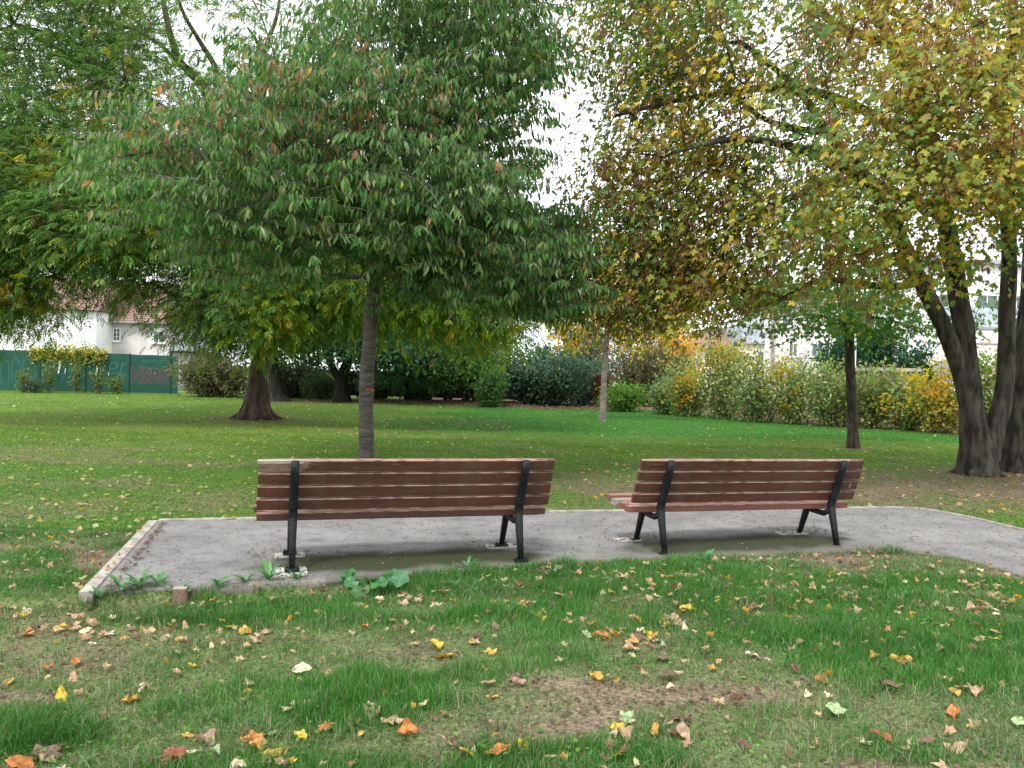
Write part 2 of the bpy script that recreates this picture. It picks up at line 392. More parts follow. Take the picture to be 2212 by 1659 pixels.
g=link('ground',npmesh('ground',np.stack([X,Y,Z],-1).reshape(-1,3),quads,col.reshape(-1,3),True),groundmat()); tag(g,kind='structure')
# ------------------------------------------------------------------ path slab (real thickness) with moss, painted seat shade and dirt near its lawn edge
px_=axis([(-3.3,6.3,.05)])
far_=np.interp(px_,[-3.3,.4,4.17,4.6,4.81,4.95,5.11,5.25,6.3],[7.40,8.42,9.26,9.345,9.32,9.15,8.74,8.07,3.0])
nr_=np.interp(px_,NEARX,NEARY)+ (noise(px_,px_*0,.25,71)-.5)*.06
rows=60; PV=[];MO=[]
for i in range(rows):
    t=i/(rows-1)
    yy=nr_*(1-t)+far_*t
    yy=np.where(px_>4.6,np.maximum(np.interp(px_,[4.6,6.3],[4.0,-3])*(1-t)+far_*t,-3),yy)
    lx=-2.66+(yy-5.13)*(-3.28+2.66)/(7.40-5.13)
    PV.append((np.maximum(px_,lx),yy))
PX=np.array([p[0] for p in PV]);PY=np.array([p[1] for p in PV])
A1=(-.7498,6.0343,.3001);A2=(2.104,6.9615,.3022)
def benchloc(x,y,A):
    dx,dy=x-A[0],y-A[1]; c,s_=math.cos(A[2]),math.sin(A[2]); return dx*c+dy*s_,-dx*s_+dy*c
moss_shade=np.zeros_like(PX)
for A in(A1,A2):  # mossy band beneath each bench, darkened further to paint in the seat's shade
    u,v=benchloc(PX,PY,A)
    moss_shade=np.maximum(moss_shade,np.clip(2.2-np.maximum(np.abs(u)-.85,0)/.2-np.abs(v-.13)/.17+(noise(PX,PY,.22,61)-.5)*1.5,0,1)*(.6+.4*(u>-.9)))
nd=PY-np.interp(PX,NEARX,NEARY)
moss_shade=np.maximum(moss_shade,np.clip(1-nd/.10+(noise(PX,PY,.2,62)-.5)*1.2,0,1)*.8*(PX>-1.3))
dirt=np.clip(1-nd/.35+(noise(PX,PY,.3,64)-.5),0,1)*.5
PZ=(noise(PX,PY,1.2,63)-.5)*.008+.001-np.where(nd<.05,.012,0)
top=np.stack([PX,PY,PZ],-1).reshape(-1,3); n0=len(top); nc=len(px_)
ii=np.arange(n0).reshape(rows,nc)
q=np.stack([ii[:-1,:-1],ii[:-1,1:],ii[1:,1:],ii[1:,:-1]],-1).reshape(-1,4)
bot=top.copy();bot[:,2]=-.16; bot[ii[0],1]+=-.02
rim=list(ii[0])+list(ii[1:,-1])+list(ii[-1,::-1][1:])+list(ii[::-1,0][1:-1])
rq=np.array([[rim[(k+1)%len(rim)],rim[k],rim[k]+n0,rim[(k+1)%len(rim)]+n0] for k in range(len(rim))])
PVt=np.vstack([top,bot])
def asphalt():
    m,nt,b,o=newmat('old_asphalt')
    t=N(nt,'ShaderNodeTexCoord')
    def nz(sc,d,typ='ShaderNodeTexNoise'):
        n=N(nt,typ); n.inputs['Scale'].default_value=sc
        if d: n.inputs['Detail'].default_value=d
        nt.links.new(t.outputs['Object'],n.inputs['Vector']); return n
    fine=nz(220,3); big=nz(1.6,5); 
    r=N(nt,'ShaderNodeValToRGB'); r.color_ramp.elements[0].position=.3; r.color_ramp.elements[0].color=(.125,.122,.120,1); r.color_ramp.elements[1].position=.7; r.color_ramp.elements[1].color=(.34,.335,.33,1)
    nt.links.new(fine.outputs[0],r.inputs[0])
    r2=N(nt,'ShaderNodeMapRange'); r2.inputs[1].default_value=.3; r2.inputs[2].default_value=.7; r2.inputs[3].default_value=.72; r2.inputs[4].default_value=1.15; nt.links.new(big.outputs[0],r2.inputs[0])
    vo=nz(110,0,'ShaderNodeTexVoronoi'); r4=N(nt,'ShaderNodeMapRange'); r4.inputs[1].default_value=.1; r4.inputs[2].default_value=.6; r4.inputs[3].default_value=1.2; r4.inputs[4].default_value=.75; nt.links.new(vo.outputs['Distance'],r4.inputs[0])
    st_=nz(7,8); r5=N(nt,'ShaderNodeMapRange'); r5.inputs[1].default_value=.32; r5.inputs[2].default_value=.5; r5.inputs[3].default_value=.74; r5.inputs[4].default_value=1.; nt.links.new(st_.outputs[0],r5.inputs[0])
    k1=N(nt,'ShaderNodeMath',operation='MULTIPLY'); nt.links.new(r2.outputs[0],k1.inputs[0]); nt.links.new(r4.outputs[0],k1.inputs[1]); k2=N(nt,'ShaderNodeMath',operation='MULTIPLY'); nt.links.new(k1.outputs[0],k2.inputs[0]); nt.links.new(r5.outputs[0],k2.inputs[1])
    v=N(nt,'ShaderNodeVectorMath',operation='SCALE'); nt.links.new(r.outputs[0],v.inputs[0]); nt.links.new(k2.outputs[0],v.inputs['Scale'])
    am=N(nt,'ShaderNodeAttribute',attribute_name='moss_shade'); ad=N(nt,'ShaderNodeAttribute',attribute_name='dirt')
    m1=N(nt,'ShaderNodeMixRGB'); m1.inputs[2].default_value=(.10,.075,.05,1); nt.links.new(ad.outputs['Fac'],m1.inputs[0]); nt.links.new(v.outputs[0],m1.inputs[1])
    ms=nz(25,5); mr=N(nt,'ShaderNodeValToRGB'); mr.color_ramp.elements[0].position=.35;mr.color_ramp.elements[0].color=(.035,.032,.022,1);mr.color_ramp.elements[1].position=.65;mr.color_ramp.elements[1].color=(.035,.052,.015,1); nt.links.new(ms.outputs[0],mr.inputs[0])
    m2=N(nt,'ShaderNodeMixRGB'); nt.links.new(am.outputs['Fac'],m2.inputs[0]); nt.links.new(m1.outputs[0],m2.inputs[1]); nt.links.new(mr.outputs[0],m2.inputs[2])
    nt.links.new(m2.outputs[0],b.inputs['Base Color']); b.inputs['Roughness'].default_value=.9; b.inputs['Specular IOR Level'].default_value=.25
    bp=N(nt,'ShaderNodeBump'); bp.inputs['Strength'].default_value=.5; bp.inputs['Distance'].default_value=.006; nt.links.new(fine.outputs[0],bp.inputs['Height']); nt.links.new(bp.outputs[0],b.inputs['Normal'])
    return m
pth=link('path',npmesh('path',PVt,np.vstack([q,rq]),None,False,dict(moss_shade=np.concatenate([moss_shade.ravel(),moss_shade.ravel()*0]),dirt=np.concatenate([dirt.ravel(),dirt.ravel()*0+1.2]))),asphalt()); tag(pth,kind='structure')
# ------------------------------------------------------------------ box / prism helpers
import bmesh
def bm_box(bm,x0,x1,y0,y1,z0,z1):
    vs=[bm.verts.new(v) for v in((x0,y0,z0),(x1,y0,z0),(x1,y1,z0),(x0,y1,z0),(x0,y0,z1),(x1,y0,z1),(x1,y1,z1),(x0,y1,z1))]
    for f in((0,3,2,1),(4,5,6,7),(0,1,5,4),(1,2,6,5),(2,3,7,6),(3,0,4,7)): bm.faces.new([vs[i] for i in f])
def bm_done(bm,name,m,parent=None,bev=0,seg=2,loc=None,rot=None,smooth=False):
    if bev: bmesh.ops.bevel(bm,geom=bm.edges[:],offset=bev,segments=seg,affect='EDGES',profile=.6)
    bmesh.ops.recalc_face_normals(bm,faces=bm.faces[:])
    me=bpy.data.meshes.new(name); bm.to_mesh(me); bm.free(); me.materials.append(m)
    if smooth: me.polygons.foreach_set('use_smooth',np.ones(len(me.polygons),dtype=bool))
    o=bpy.data.objects.new(name,me); scene.collection.objects.link(o)
    if parent is not None: o.parent=parent
    if loc is not None: o.location=loc
    if rot is not None: o.rotation_euler=rot
    return o
def box(name,x0,x1,y0,y1,z0,z1,m,parent=None,bev=0):
    bm=bmesh.new(); bm_box(bm,x0,x1,y0,y1,z0,z1); return bm_done(bm,name,m,parent,bev)
def poly(name,verts,faces,m,parent=None):
    bm=bmesh.new(); vv=[bm.verts.new(v) for v in verts]
    for f in faces: bm.faces.new([vv[i] for i in f])
    return bm_done(bm,name,m,parent)
# kerbs
M_conc=mat('concrete_kerb',(.20,.18,.155),.9,(.38,.35,.31),9,8,.5,40,.2)
M_pad=mat('pale_concrete',(.22,.20,.17),.9,(.48,.46,.42),14,8,.5,50,.2,lo=.25,hi=.5)
bm=bmesh.new()
def kerbrun(bm,pts,wd,z0,z1,side=1,gap=.008):
    pts=[np.array(p,float) for p in pts]
    for a,b in zip(pts[:-1],pts[1:]):
        L=np.linalg.norm(b-a); n=max(1,round(L/1.0)); d=(b-a)/L; nr=np.array([-d[1],d[0]])*side
        for i in range(n):
            p=a+d*(i*L/n+gap/2); q=a+d*((i+1)*L/n-gap/2)
            j=random.uniform(-.003,.003)
            c=[p,q,q+nr*wd,p+nr*wd]
            vs=[bm.verts.new((v[0],v[1],z0)) for v in c]+[bm.verts.new((v[0],v[1],z1+j)) for v in c]
            for f in((0,3,2,1),(4,5,6,7),(0,1,5,4),(1,2,6,5),(2,3,7,6),(3,0,4,7)): bm.faces.new([vs[k] for k in f])
random.seed(4)
kerbrun(bm,[(-2.655,5.09),(-3.295,7.46)],.088,-.16,.012,1)
o=bm_done(bm,'end_kerb',M_conc,bev=.006,seg=1); tag(o,kind='structure')
bm=bmesh.new()
kerbrun(bm,[(-3.30,7.455),(.4,8.44),(4.17,9.28),(4.6,9.36)],.06,-.12,.012,1)
kerbrun(bm,[(4.6,9.36),(4.83,9.34),(4.97,9.16),(5.13,8.75),(5.27,8.07),(6.32,3.0)],.05,-.12,.012,1)
o=bm_done(bm,'edging_kerb',M_conc,bev=.004,seg=1); tag(o,kind='structure')
# stump of a broken edging post
M_stump=mat('weathered_post',(.07,.045,.03),.9,(.17,.12,.085),12,8,.7,40,.2,'Object',(1,1,.4))
bm=bmesh.new(); bm_box(bm,-.046,.046,-.035,.035,-.2,.018)
for v in bm.verts:
    if v.co.z>0: v.co.z+=.006*math.sin(v.co.x*40); v.co.y*=.92
p=G(404,1283,-.05)
px0_=p[0]; st=bm_done(bm,'edging_peg',M_stump,bev=.008,loc=(px0_,float(np.interp(px0_,NEARX,NEARY))-.055,.0)); st.rotation_euler=(0.02,-.03,.15)
tag(st,'short worn stub of a post standing at the near edge of the path','peg')
box('peg_top',-.0455,.0455,-.031,.031,.017,.026,M_conc,st,.004)
# ------------------------------------------------------------------ benches
def paintmat(name,c,dark,wear,wcol,ws=9,lo=.66,hi=.76):
    m,nt,b,o=newmat(name)
    t=N(nt,'ShaderNodeTexCoord'); mp=N(nt,'ShaderNodeMapping'); mp.inputs['Scale'].default_value=(.8,6,6); nt.links.new(t.outputs['Object'],mp.inputs[0])
    n1=N(nt,'ShaderNodeTexNoise'); n1.inputs['Scale'].default_value=3; n1.inputs['Detail'].default_value=6; nt.links.new(mp.outputs[0],n1.inputs['Vector'])
    r1=N(nt,'ShaderNodeValToRGB'); r1.color_ramp.elements[0].position=.35; r1.color_ramp.elements[1].position=.62; r1.color_ramp.elements[0].color=(*dark,1); r1.color_ramp.elements[1].color=(*c,1); nt.links.new(n1.outputs[0],r1.inputs[0])
    mp2=N(nt,'ShaderNodeMapping'); mp2.inputs['Scale'].default_value=(1,9,9); nt.links.new(t.outputs['Object'],mp2.inputs[0])
    n2=N(nt,'ShaderNodeTexNoise'); n2.inputs['Scale'].default_value=ws; n2.inputs['Detail'].default_value=9; n2.inputs['Roughness'].default_value=.65; nt.links.new(mp2.outputs[0],n2.inputs['Vector'])
    at=N(nt,'ShaderNodeAttribute',attribute_name='wear')
    ad=N(nt,'ShaderNodeMath',operation='ADD'); nt.links.new(n2.outputs[0],ad.inputs[0]); nt.links.new(at.outputs['Fac'],ad.inputs[1])
    r2=N(nt,'ShaderNodeMapRange'); r2.inputs[1].default_value=lo; r2.inputs[2].default_value=hi; r2.inputs[4].default_value=wear; nt.links.new(ad.outputs[0],r2.inputs[0])
    mx=N(nt,'ShaderNodeMixRGB'); mx.inputs[2].default_value=(*wcol,1); nt.links.new(r2.outputs[0],mx.inputs[0]); nt.links.new(r1.outputs[0],mx.inputs[1])
    n3=N(nt,'ShaderNodeTexNoise'); n3.inputs['Scale'].default_value=2.2; n3.inputs['Detail'].default_value=10; n3.inputs['Roughness'].default_value=.7
    mp3=N(nt,'ShaderNodeMapping'); mp3.inputs['Scale'].default_value=(1.6,1,2.2); nt.links.new(t.outputs['Object'],mp3.inputs[0]); nt.links.new(mp3.outputs[0],n3.inputs['Vector'])
    r3=N(nt,'ShaderNodeMapRange'); r3.inputs[1].default_value=.50; r3.inputs[2].default_value=.75; r3.inputs[4].default_value=.55; nt.links.new(n3.outputs[0],r3.inputs[0])
    mx3=N(nt,'ShaderNodeMixRGB'); mx3.inputs[2].default_value=(.085,.075,.048,1); nt.links.new(r3.outputs[0],mx3.inputs[0]); nt.links.new(mx.outputs[0],mx3.inputs[1]); mx=mx3
    nt.links.new(mx.outputs[0],b.inputs['Base Color']); b.inputs['Roughness'].default_value=.6; b.inputs['Specular IOR Level'].default_value=.35
    bp=N(nt,'ShaderNodeBump'); bp.inputs['Strength'].default_value=.35; bp.inputs['Distance'].default_value=.004; nt.links.new(n2.outputs[0],bp.inputs['Height']); nt.links.new(bp.outputs[0],b.inputs['Normal'])
    return m
M_paint=paintmat('brown_red_paint',(.085,.030,.019),(.055,.023,.015),.75,(.33,.21,.17))
M_paintp=paintmat('faded_red_paint',(.19,.065,.048),(.15,.055,.04),.8,(.40,.27,.22))
M_grey=mat('bare_grey_wood',(.17,.14,.12),.85,(.40,.36,.32),5,8,.5,20,.2,'Object',(.6,8,8))
M_iron=mat('black_cast_iron',(.012,.014,.018),.45,(.035,.042,.05),9,7,.35,40,.5)
M_ironp=mat('scuffed_black_iron',(.004,.005,.006),.55,(.018,.022,.026),7,7,.4,40,.28,lo=.45,hi=.75)
HL,PL=1.118,.8635
def slat(name,par,m,x0,x1,y0,y1,z0,z1,wear=0,wearfn=None,rot=None,loc=None,bev=.005,warp=0):
    n=24; bm=bmesh.new(); 
    xs_=np.linspace(x0,x1,n+1); prof=[(y0+bev,z0),(y1-bev,z0),(y1,z0+bev),(y1,z1-bev),(y1-bev,z1),(y0+bev,z1),(y0,z1-bev),(y0,z1-bev-.004),(y0,z0+bev)]; NP=9
    rings=[]
    for x in xs_:
        e=bev*.7 if x in(x0,x1) else 0; j=warp*math.sin((x-x0)*2.1)
        cy,cz=(y0+y1)/2,(z0+z1)/2
        rings.append([bm.verts.new((x, cy+(a-cy)*(1-e/abs(y1-y0)*1.5), cz+(b-cz)*(1-e/abs(z1-z0)*1.5)+j)) for a,b in prof])
    for a,b in zip(rings[:-1],rings[1:]):
        for k in range(9): bm.faces.new((a[k],a[(k+1)%9],b[(k+1)%9],b[k]))
    bm.faces.new(rings[0][::-1]); bm.faces.new(rings[-1])
    o=bm_done(bm,name,m,par)
    a=o.data.attributes.new('wear','FLOAT','POINT')
    vals=[]
    for v in o.data.vertices:
        edge=(.18 if v.co.z>z1-bev*1.2 else 0)
        vals.append(wear+edge+(wearfn(v.co) if wearfn else 0))
    a.data.foreach_set('value',vals)
    if loc is not None: o.location=loc
    if rot is not None: o.rotation_euler=rot
    return o
def prism(bm,prof,x0,x1,taper=None):
    a=[bm.verts.new((x0,y,z)) for y,z in prof]; b=[bm.verts.new((x1,y,z)) for y,z in prof]; n=len(prof)
    bm.faces.new(a[::-1]); bm.faces.new(b)
    for k in range(n): bm.faces.new((a[k],a[(k+1)%n],b[(k+1)%n],b[k]))
def bar(bm,pts,wd,dp):
    # swept oval section through (y,z) points; wd across x, dp in plane
    k=10; rings=[]
    pts=[np.array(p,float) for p in pts]
    for i,p_ in enumerate(pts):
        t=pts[min(i+1,len(pts)-1)]-pts[max(i-1,0)]; t/=np.linalg.norm(t); n_=np.array([-t[1],t[0]])
        wd_i=wd[i] if hasattr(wd,'__len__') else wd; dp_i=dp[i] if hasattr(dp,'__len__') else dp
        rr=[]
        for j in range(k):
            a=j*2*math.pi/k+math.pi/k; cx=math.copysign(abs(math.cos(a))**.55,math.cos(a)); sx=math.copysign(abs(math.sin(a))**.55,math.sin(a))
            c=p_+n_*sx*dp_i/2; rr.append(bm.verts.new((cx*wd_i/2,c[0],c[1])))
        rings.append(rr)
    for a,b in zip(rings[:-1],rings[1:]):
        for j in range(k): bm.faces.new((a[j],a[(j+1)%k],b[(j+1)%k],b[j]))
    bm.faces.new(rings[0][::-1]); bm.faces.new(rings[-1])
def make_bench(A,z,tilt,label,second):
    root=empty('park_bench',(A[0],A[1],z),label,'bench','park benches seen from behind',A[2]); root.rotation_euler=(0,-tilt,A[2])
    mp_=M_paintp if second else M_paint
    # back slats: plane leaning from (y .02,z .40) to (y -.13,z .80)
    lean=math.atan2(.15,.385)
    for i in range(4):
        zc=.415+ (i+.5)*.0985; s_=(zc-.40)/.40; yc=.036-.152*s_
        wf=None; m=M_paint
        if i==3 and not second: wf=lambda c:.30*max(0,min(1,(-c.x-.72)/.1)) *(1 if c.z>.01 else .4)
        if i==0 and second: wf=lambda c:.03
        h=.0455
        o=slat('back_slat',root,m,-HL+.003*i,HL-.002*i,-.0185,.0185,-h,h,.03 if i<3 else .07,wf,bev=.006)
        o.location=(0,yc+.012,zc); o.rotation_euler=(lean,0,0)
        if i==3 and not second: o['label']='top slat with bare split wood at its left end'
    if not second:
        bm=bmesh.new()   # split lip of bare wood along the top slat
        prism(bm,[(-.0212,.024),(-.0192,.047),(-.004,.048),(-.004,.03)],-HL-.002,-.80)
        o=bm_done(bm,'split_wood',M_grey,root); o.location=(0,-.116+.024,.415+3.5*.0985-.002); o.rotation_euler=(lean,0,0)
    # seat slats
    seats=[(.085,.175,.328,.385,mp_),(.185,.285,.337,.392,mp_),(.300,.405,.352,.407,M_grey if second else mp_),(.425,.53,.372,.427,mp_)]
    for j,(a,b,c,d,m) in enumerate(seats):
        ex=[0,.0,.02,.012][j]
        o=slat('seat_slat',root,m,-HL-ex,HL+ex*.3,a,b,c,d,.03,bev=.006)
        if m is M_grey: o['label']='bare grey seat slat with its paint worn away'
    for s_ in(-1,1):
        bm=bmesh.new(); x=s_*PL
        bar(bm,[(-.168,.792),(-.13,.70),(-.075,.56),(-.022,.44),(0,.385),(-.012,.33),(-.05,.19),(-.10,.012)],[.058,.062,.064,.064,.066,.062,.052,.044],[.045,.05,.055,.058,.064,.058,.05,.042])
        bar(bm,[(.545,.365),(.40,.325),(.25,.29),(.10,.285),(.0,.335)],.04,[.03,.045,.05,.05,.05])
        bar(bm,[(.318,.335),(.345,.26),(.40,.12),(.443,.01)],[.055,.052,.046,.042],[.075,.06,.045,.038])
        f=bm_done(bm,'leg_frame',M_ironp,root,smooth=True); f.location=(x,0,0)
        for yy in(-.10,.443):
            bm=bmesh.new(); bm_box(bm,-.052,.052,yy-.03,yy+.03,-.0,.022)
            for bx in(-.037,.037):
                bmesh.ops.create_cone(bm,cap_ends=True,segments=8,radius1=.009,radius2=.007,depth=.016,matrix=Matrix.Translation((bx,yy,.028)))
            bm_done(bm,'foot_plate',M_ironp,f)
    return root
b1_=make_bench(A1,.011,-.0067,'brown slatted bench with bare split wood on its top left end, nearer the camera',False)
b2_=make_bench(A2,-.02,-.0096,'brown slatted bench on the right with a bare grey seat slat showing at its end',True)
# scratch and carved scrawl on the right bench
def text_mesh(name,txt,size,ext,m,parent,offset=0,shear=0,space=1):
    c=bpy.data.curves.new(name,'FONT'); c.body=txt; c.size=size; c.extrude=ext; c.offset=offset; c.shear=shear; c.space_character=space; c.align_x='CENTER'; c.resolution_u=4
    t=bpy.data.objects.new('tmp',c); scene.collection.objects.link(t)
    dg=bpy.context.evaluated_depsgraph_get(); me=bpy.data.meshes.new_from_object(t.evaluated_get(dg)); me.name=name
    bpy.data.objects.remove(t); me.materials.clear(); me.materials.append(m)
    return link(name,me,None,parent)
M_carve=mat('dark_scrawl',(.05,.028,.02),.9); M_scr=mat('pale_scratch',(.55,.55,.5),.7)
lean=math.atan2(.15,.385)
def onslat(o,x,i,dz):
    zc=.415+(i+.5)*.0985; s_=(zc-.40)/.40; yc=.036-.152*s_+.012
    q=Matrix.Rotation(lean,3,'X')@Vector((0,-.0192,dz)); o.location=(x,yc+q.y,zc+q.z); o.rotation_euler=(math.pi/2+lean,0,0)
t=text_mesh('scrawl','KAOZ',.045,.0004,M_carve,b2_,0,.2,.95); onslat(t,HL-.14,2,-.018)
bm=bmesh.new(); bm_box(bm,-.002,.002,-.022,.02,0,.0006); o=bm_done(bm,'scratch',M_scr,b2_); onslat(o,HL-.085,1,.002); o.rotation_euler=(math.pi/2+lean,-.0,-.0); 
# concrete pads under the feet
def pad(A,u,v,wx,wy,label,seed):
    rng=R(seed); c,s_=math.cos(A[2]),math.sin(A[2]); x=A[0]+u*c-v*s_; y=A[1]+u*s_+v*c
    bm=bmesh.new(); n=16; lo=[];hi=[]
    for k in range(n):
        a=k*2*math.pi/n; r=1/max(abs(math.cos(a)),abs(math.sin(a)))*(.9+.12*rng.rand())
        q=(r*math.cos(a)*wx,r*math.sin(a)*wy); hi.append(bm.verts.new((q[0]*.97,q[1]*.97,.010))); lo.append(bm.verts.new((*q,-.05)))
    bm.faces.new(hi); bm.faces.new(lo[::-1])
    for k in range(n): bm.faces.new((lo[k],lo[(k+1)%n],hi[(k+1)%n],hi[k]))
    o=bm_done(bm,'concrete_pad',M_pad,loc=(x,y,0)); o.rotation_euler=(0,0,A[2]); tag(o,label,'concrete pad','pads under the bench feet')
pad(A1,-PL-.02,-.075,.135,.135,'broad pale concrete pad under the near left foot of the left bench',1)
pad(A1,-PL,.46,.125,.075,'pale concrete pad under the far left foot of the left bench',2)
pad(A1,PL,.46,.135,.08,'pale concrete pad under the far right foot of the left bench',3)
pad(A2,-PL-.06,.47,.12,.07,'dirt covered concrete pad under the far left foot of the right bench',4)
pad(A2,PL-.08,.45,.15,.07,'pale concrete pad under the far right foot of the right bench',5)
# ------------------------------------------------------------------ cherry tree
def droopleaves(rng,base,dirs,L,nper,size,pal,jit=.2):
    n=len(base); t=(np.arange(nper)+.5)/nper; t=t[None,:]*np.ones((n,1)); z=.12*np.sin(t*2.2)-.10*t*t
    up=np.array([0,0,1.]); side=nrm(np.cross(dirs,up)); nn=np.cross(side,dirs)
    pos=base[:,None,:]+dirs[:,None,:]*(t*L[:,None])[...,None]+nn[:,None,:]*(z*L[:,None])[...,None]
    sgn=np.where(np.arange(nper)%2==0,1.,-1.)[None,:,None]
    d=np.array([0,0,-1.])*(.75+.5*rng.rand(n,nper,1))+side[:,None,:]*sgn*(.45*rng.rand(n,nper,1)+.1)+dirs[:,None,:]*(.55*rng.rand(n,nper,1))+rng.randn(n,nper,3)*.24
    nrmv=dirs[:,None,:]*.5+side[:,None,:]*sgn*.8+rng.randn(n,nper,3)*.45
    pos=pos.reshape(-1,3);d=d.reshape(-1,3);nv=nrmv.reshape(-1,3)
    return pos,frames(d,nv),size*(.5+.85*rng.rand(len(pos)))
def cherry():
    base=G(792,1003); base[2]=-.03; D=base[1]
    root=empty('cherry_tree',base,'cherry tree with drooping green leaves and banded bark rising behind the left bench','tree')
    t=Tree(11); q=[(792,1010),(791,900),(793,800),(800,700),(808,610),(803,520),(795,430),(800,300),(790,150),(800,0),(795,-140)]
    rr=[.125,.110,.108,.104,.105,.092,.08,.062,.048,.034,.02]
    pts=[P(x,y,D) for x,y in q]; pts[0][2]=-.06; pts=[np.array([*pts[0][:2],-.06])+np.array([0,0,0])]+pts[1:]
    rr[0]=.125; t.path(pts,rr)
    for L in ([(808,600,D),(850,575,D-.6),(930,545,D-1.4),(1050,520,D-2)],[(806,590,D),(780,560,D-.8),(700,520,D-1.8),(560,480,D-2.6),(420,440,D-3)],
              [(803,520,D),(900,430,D-.4),(1020,330,D-.8),(1120,290,D-1)],[(797,440,D),(720,400,D-1),(600,330,D-1.6),(450,310,D-2.2),(250,340,D-2.4)],
              [(800,330,D),(860,200,D-.6),(950,60,D-1)],[(795,300,D),(740,180,D),(780,100,D)],[(806,600,D),(700,590,D+.8),(560,560,D+1.5)],[(800,560,D),(950,470,D+1.),(1100,440,D+1.4)]):
        t.path([P(*l) for l in L],np.linspace(.045,.014,len(L)))
    rng=R(5)
    E=[((-2.6,11.2,3.85),(3.1,3.1,1.45),310),((-1.25,11.7,6.5),(1.95,2.7,2.5),260),((-.45,11.5,3.25),(1.5,2.0,.95),110),((-6.0,10.8,3.85),(1.2,1.5,.6),45),((-2.6,9.6,3.7),(2.6,1.2,1.15),100),((.35,11.4,6.0),(.7,1.0,.5),18),((-1.4,10.2,5.6),(1.7,1.2,1.5),80),((.45,11.7,2.85),(.95,1.6,.6),75),((-3.4,11,5.0),(1.3,1.6,.5),40),((-5.2,10.9,3.7),(1.5,1.5,.7),55)]
    T=ellips(rng,E); T[:,2]=np.where(rng.rand(len(T))<.75,np.round((T[:,2]+.10*np.hypot(T[:,0]+2.2,T[:,1]-12.2))/.55)*.55-.10*np.hypot(T[:,0]+2.2,T[:,1]-12.2)+rng.randn(len(T))*.05,T[:,2]); T=T[(T[:,2]>2.38)&(np.hypot(T[:,0]+2.2,T[:,1]-12.2)>.4)]
    px_c=T[:,0]/T[:,1]*F+CX; py_c=CY-F*((T[:,2]-H)/T[:,1]+PITCH)+(px_c-CX)*.0253; T=T[~((px_c>1095)&(py_c>195)&(py_c<440))&~((px_c<700-py_c*1.15)&(py_c<480))&(px_c>130)&(((px_c-365)/100)**2+((py_c-565)/95)**2>1)&(px_c<np.where(py_c<430,1130,np.where(py_c<500,1165,1205)))&~((px_c>640+(py_c-480)*0)&(py_c>610)&(px_c<760))&(py_c<np.maximum(480,475+(px_c-130)*.40))]
    T=T[~((T[:,0]>-6.6)&(T[:,0]<-4.6)&(T[:,2]<3.9)&(T[:,2]>2.9)&(rng.rand(len(T))<.75))]
    t.grow(T,2.6,.35,.10)
    T=t.T; n=5; B=np.repeat(T,n,0); out=B-np.array([-2.2,12.2,0]); out[:,2]=0; out=nrm(out)
    dirs=out+rng.randn(len(B),3)*np.array([.75,.75,.14]); dirs[:,2]+=.02; dirs=nrm(dirs)
    L=.45+.55*rng.rand(len(B)); B=B+rng.randn(len(B),3)*.16
    pos,Rm,sc=droopleaves(rng,B,dirs,L,19,.124,None)
    pal=[((.050,.135,.028),5),((.082,.18,.044),4.5),((.21,.265,.13),2.2),((.16,.22,.05),1.4)]
    col=pick(rng,pal,len(pos))
    warm=rng.rand(len(pos)); top=(noise(pos[:,0],pos[:,2]*2,1.3,7)>.60)&(np.abs(pos[:,2]-4.7)<.8)&(pos[:,1]<11.2)
    w=(warm<.015)|((warm<.15)&top); col[w]=pick(rng,[((.34,.15,.07),2),((.38,.22,.06),1),((.25,.10,.07),1),((.26,.22,.12),3)],w.sum())
    cp=[scatter(*T_ov,pos,Rm,np.stack([sc*1.0,sc,sc],1),col)]
    up=np.tile([0,0,1.],(len(B),1)); tw=scatter(*T_tw,B,frames(dirs,up),np.stack([L,L,L],1),np.ones((len(B),3)))
    finish(t,root,M_cherrybark,cp,M_gloss,twigparts=[tw],tip=.007,cap=.05)
    # orange paint ring on the trunk
    zc=P(793,842,D); a=np.linspace(-2.5,.1,12); ring=[]
    V=[];Fc=[]
    for k,an in enumerate(a):
        for zz in(-.022,.022):
            V.append((zc[0]-.0+.1125*math.cos(an),D+.1125*math.sin(an),zc[2]+zz))
    for k in range(len(a)-1): Fc.append((2*k,2*k+2,2*k+3,2*k+1))
    link('paint_mark',npmesh('paint_mark',np.array(V)-base,np.array(Fc),smooth=True),mat('orange_mark',(.16,.06,.035),.8,(.30,.09,.04),20),root)
cherry()
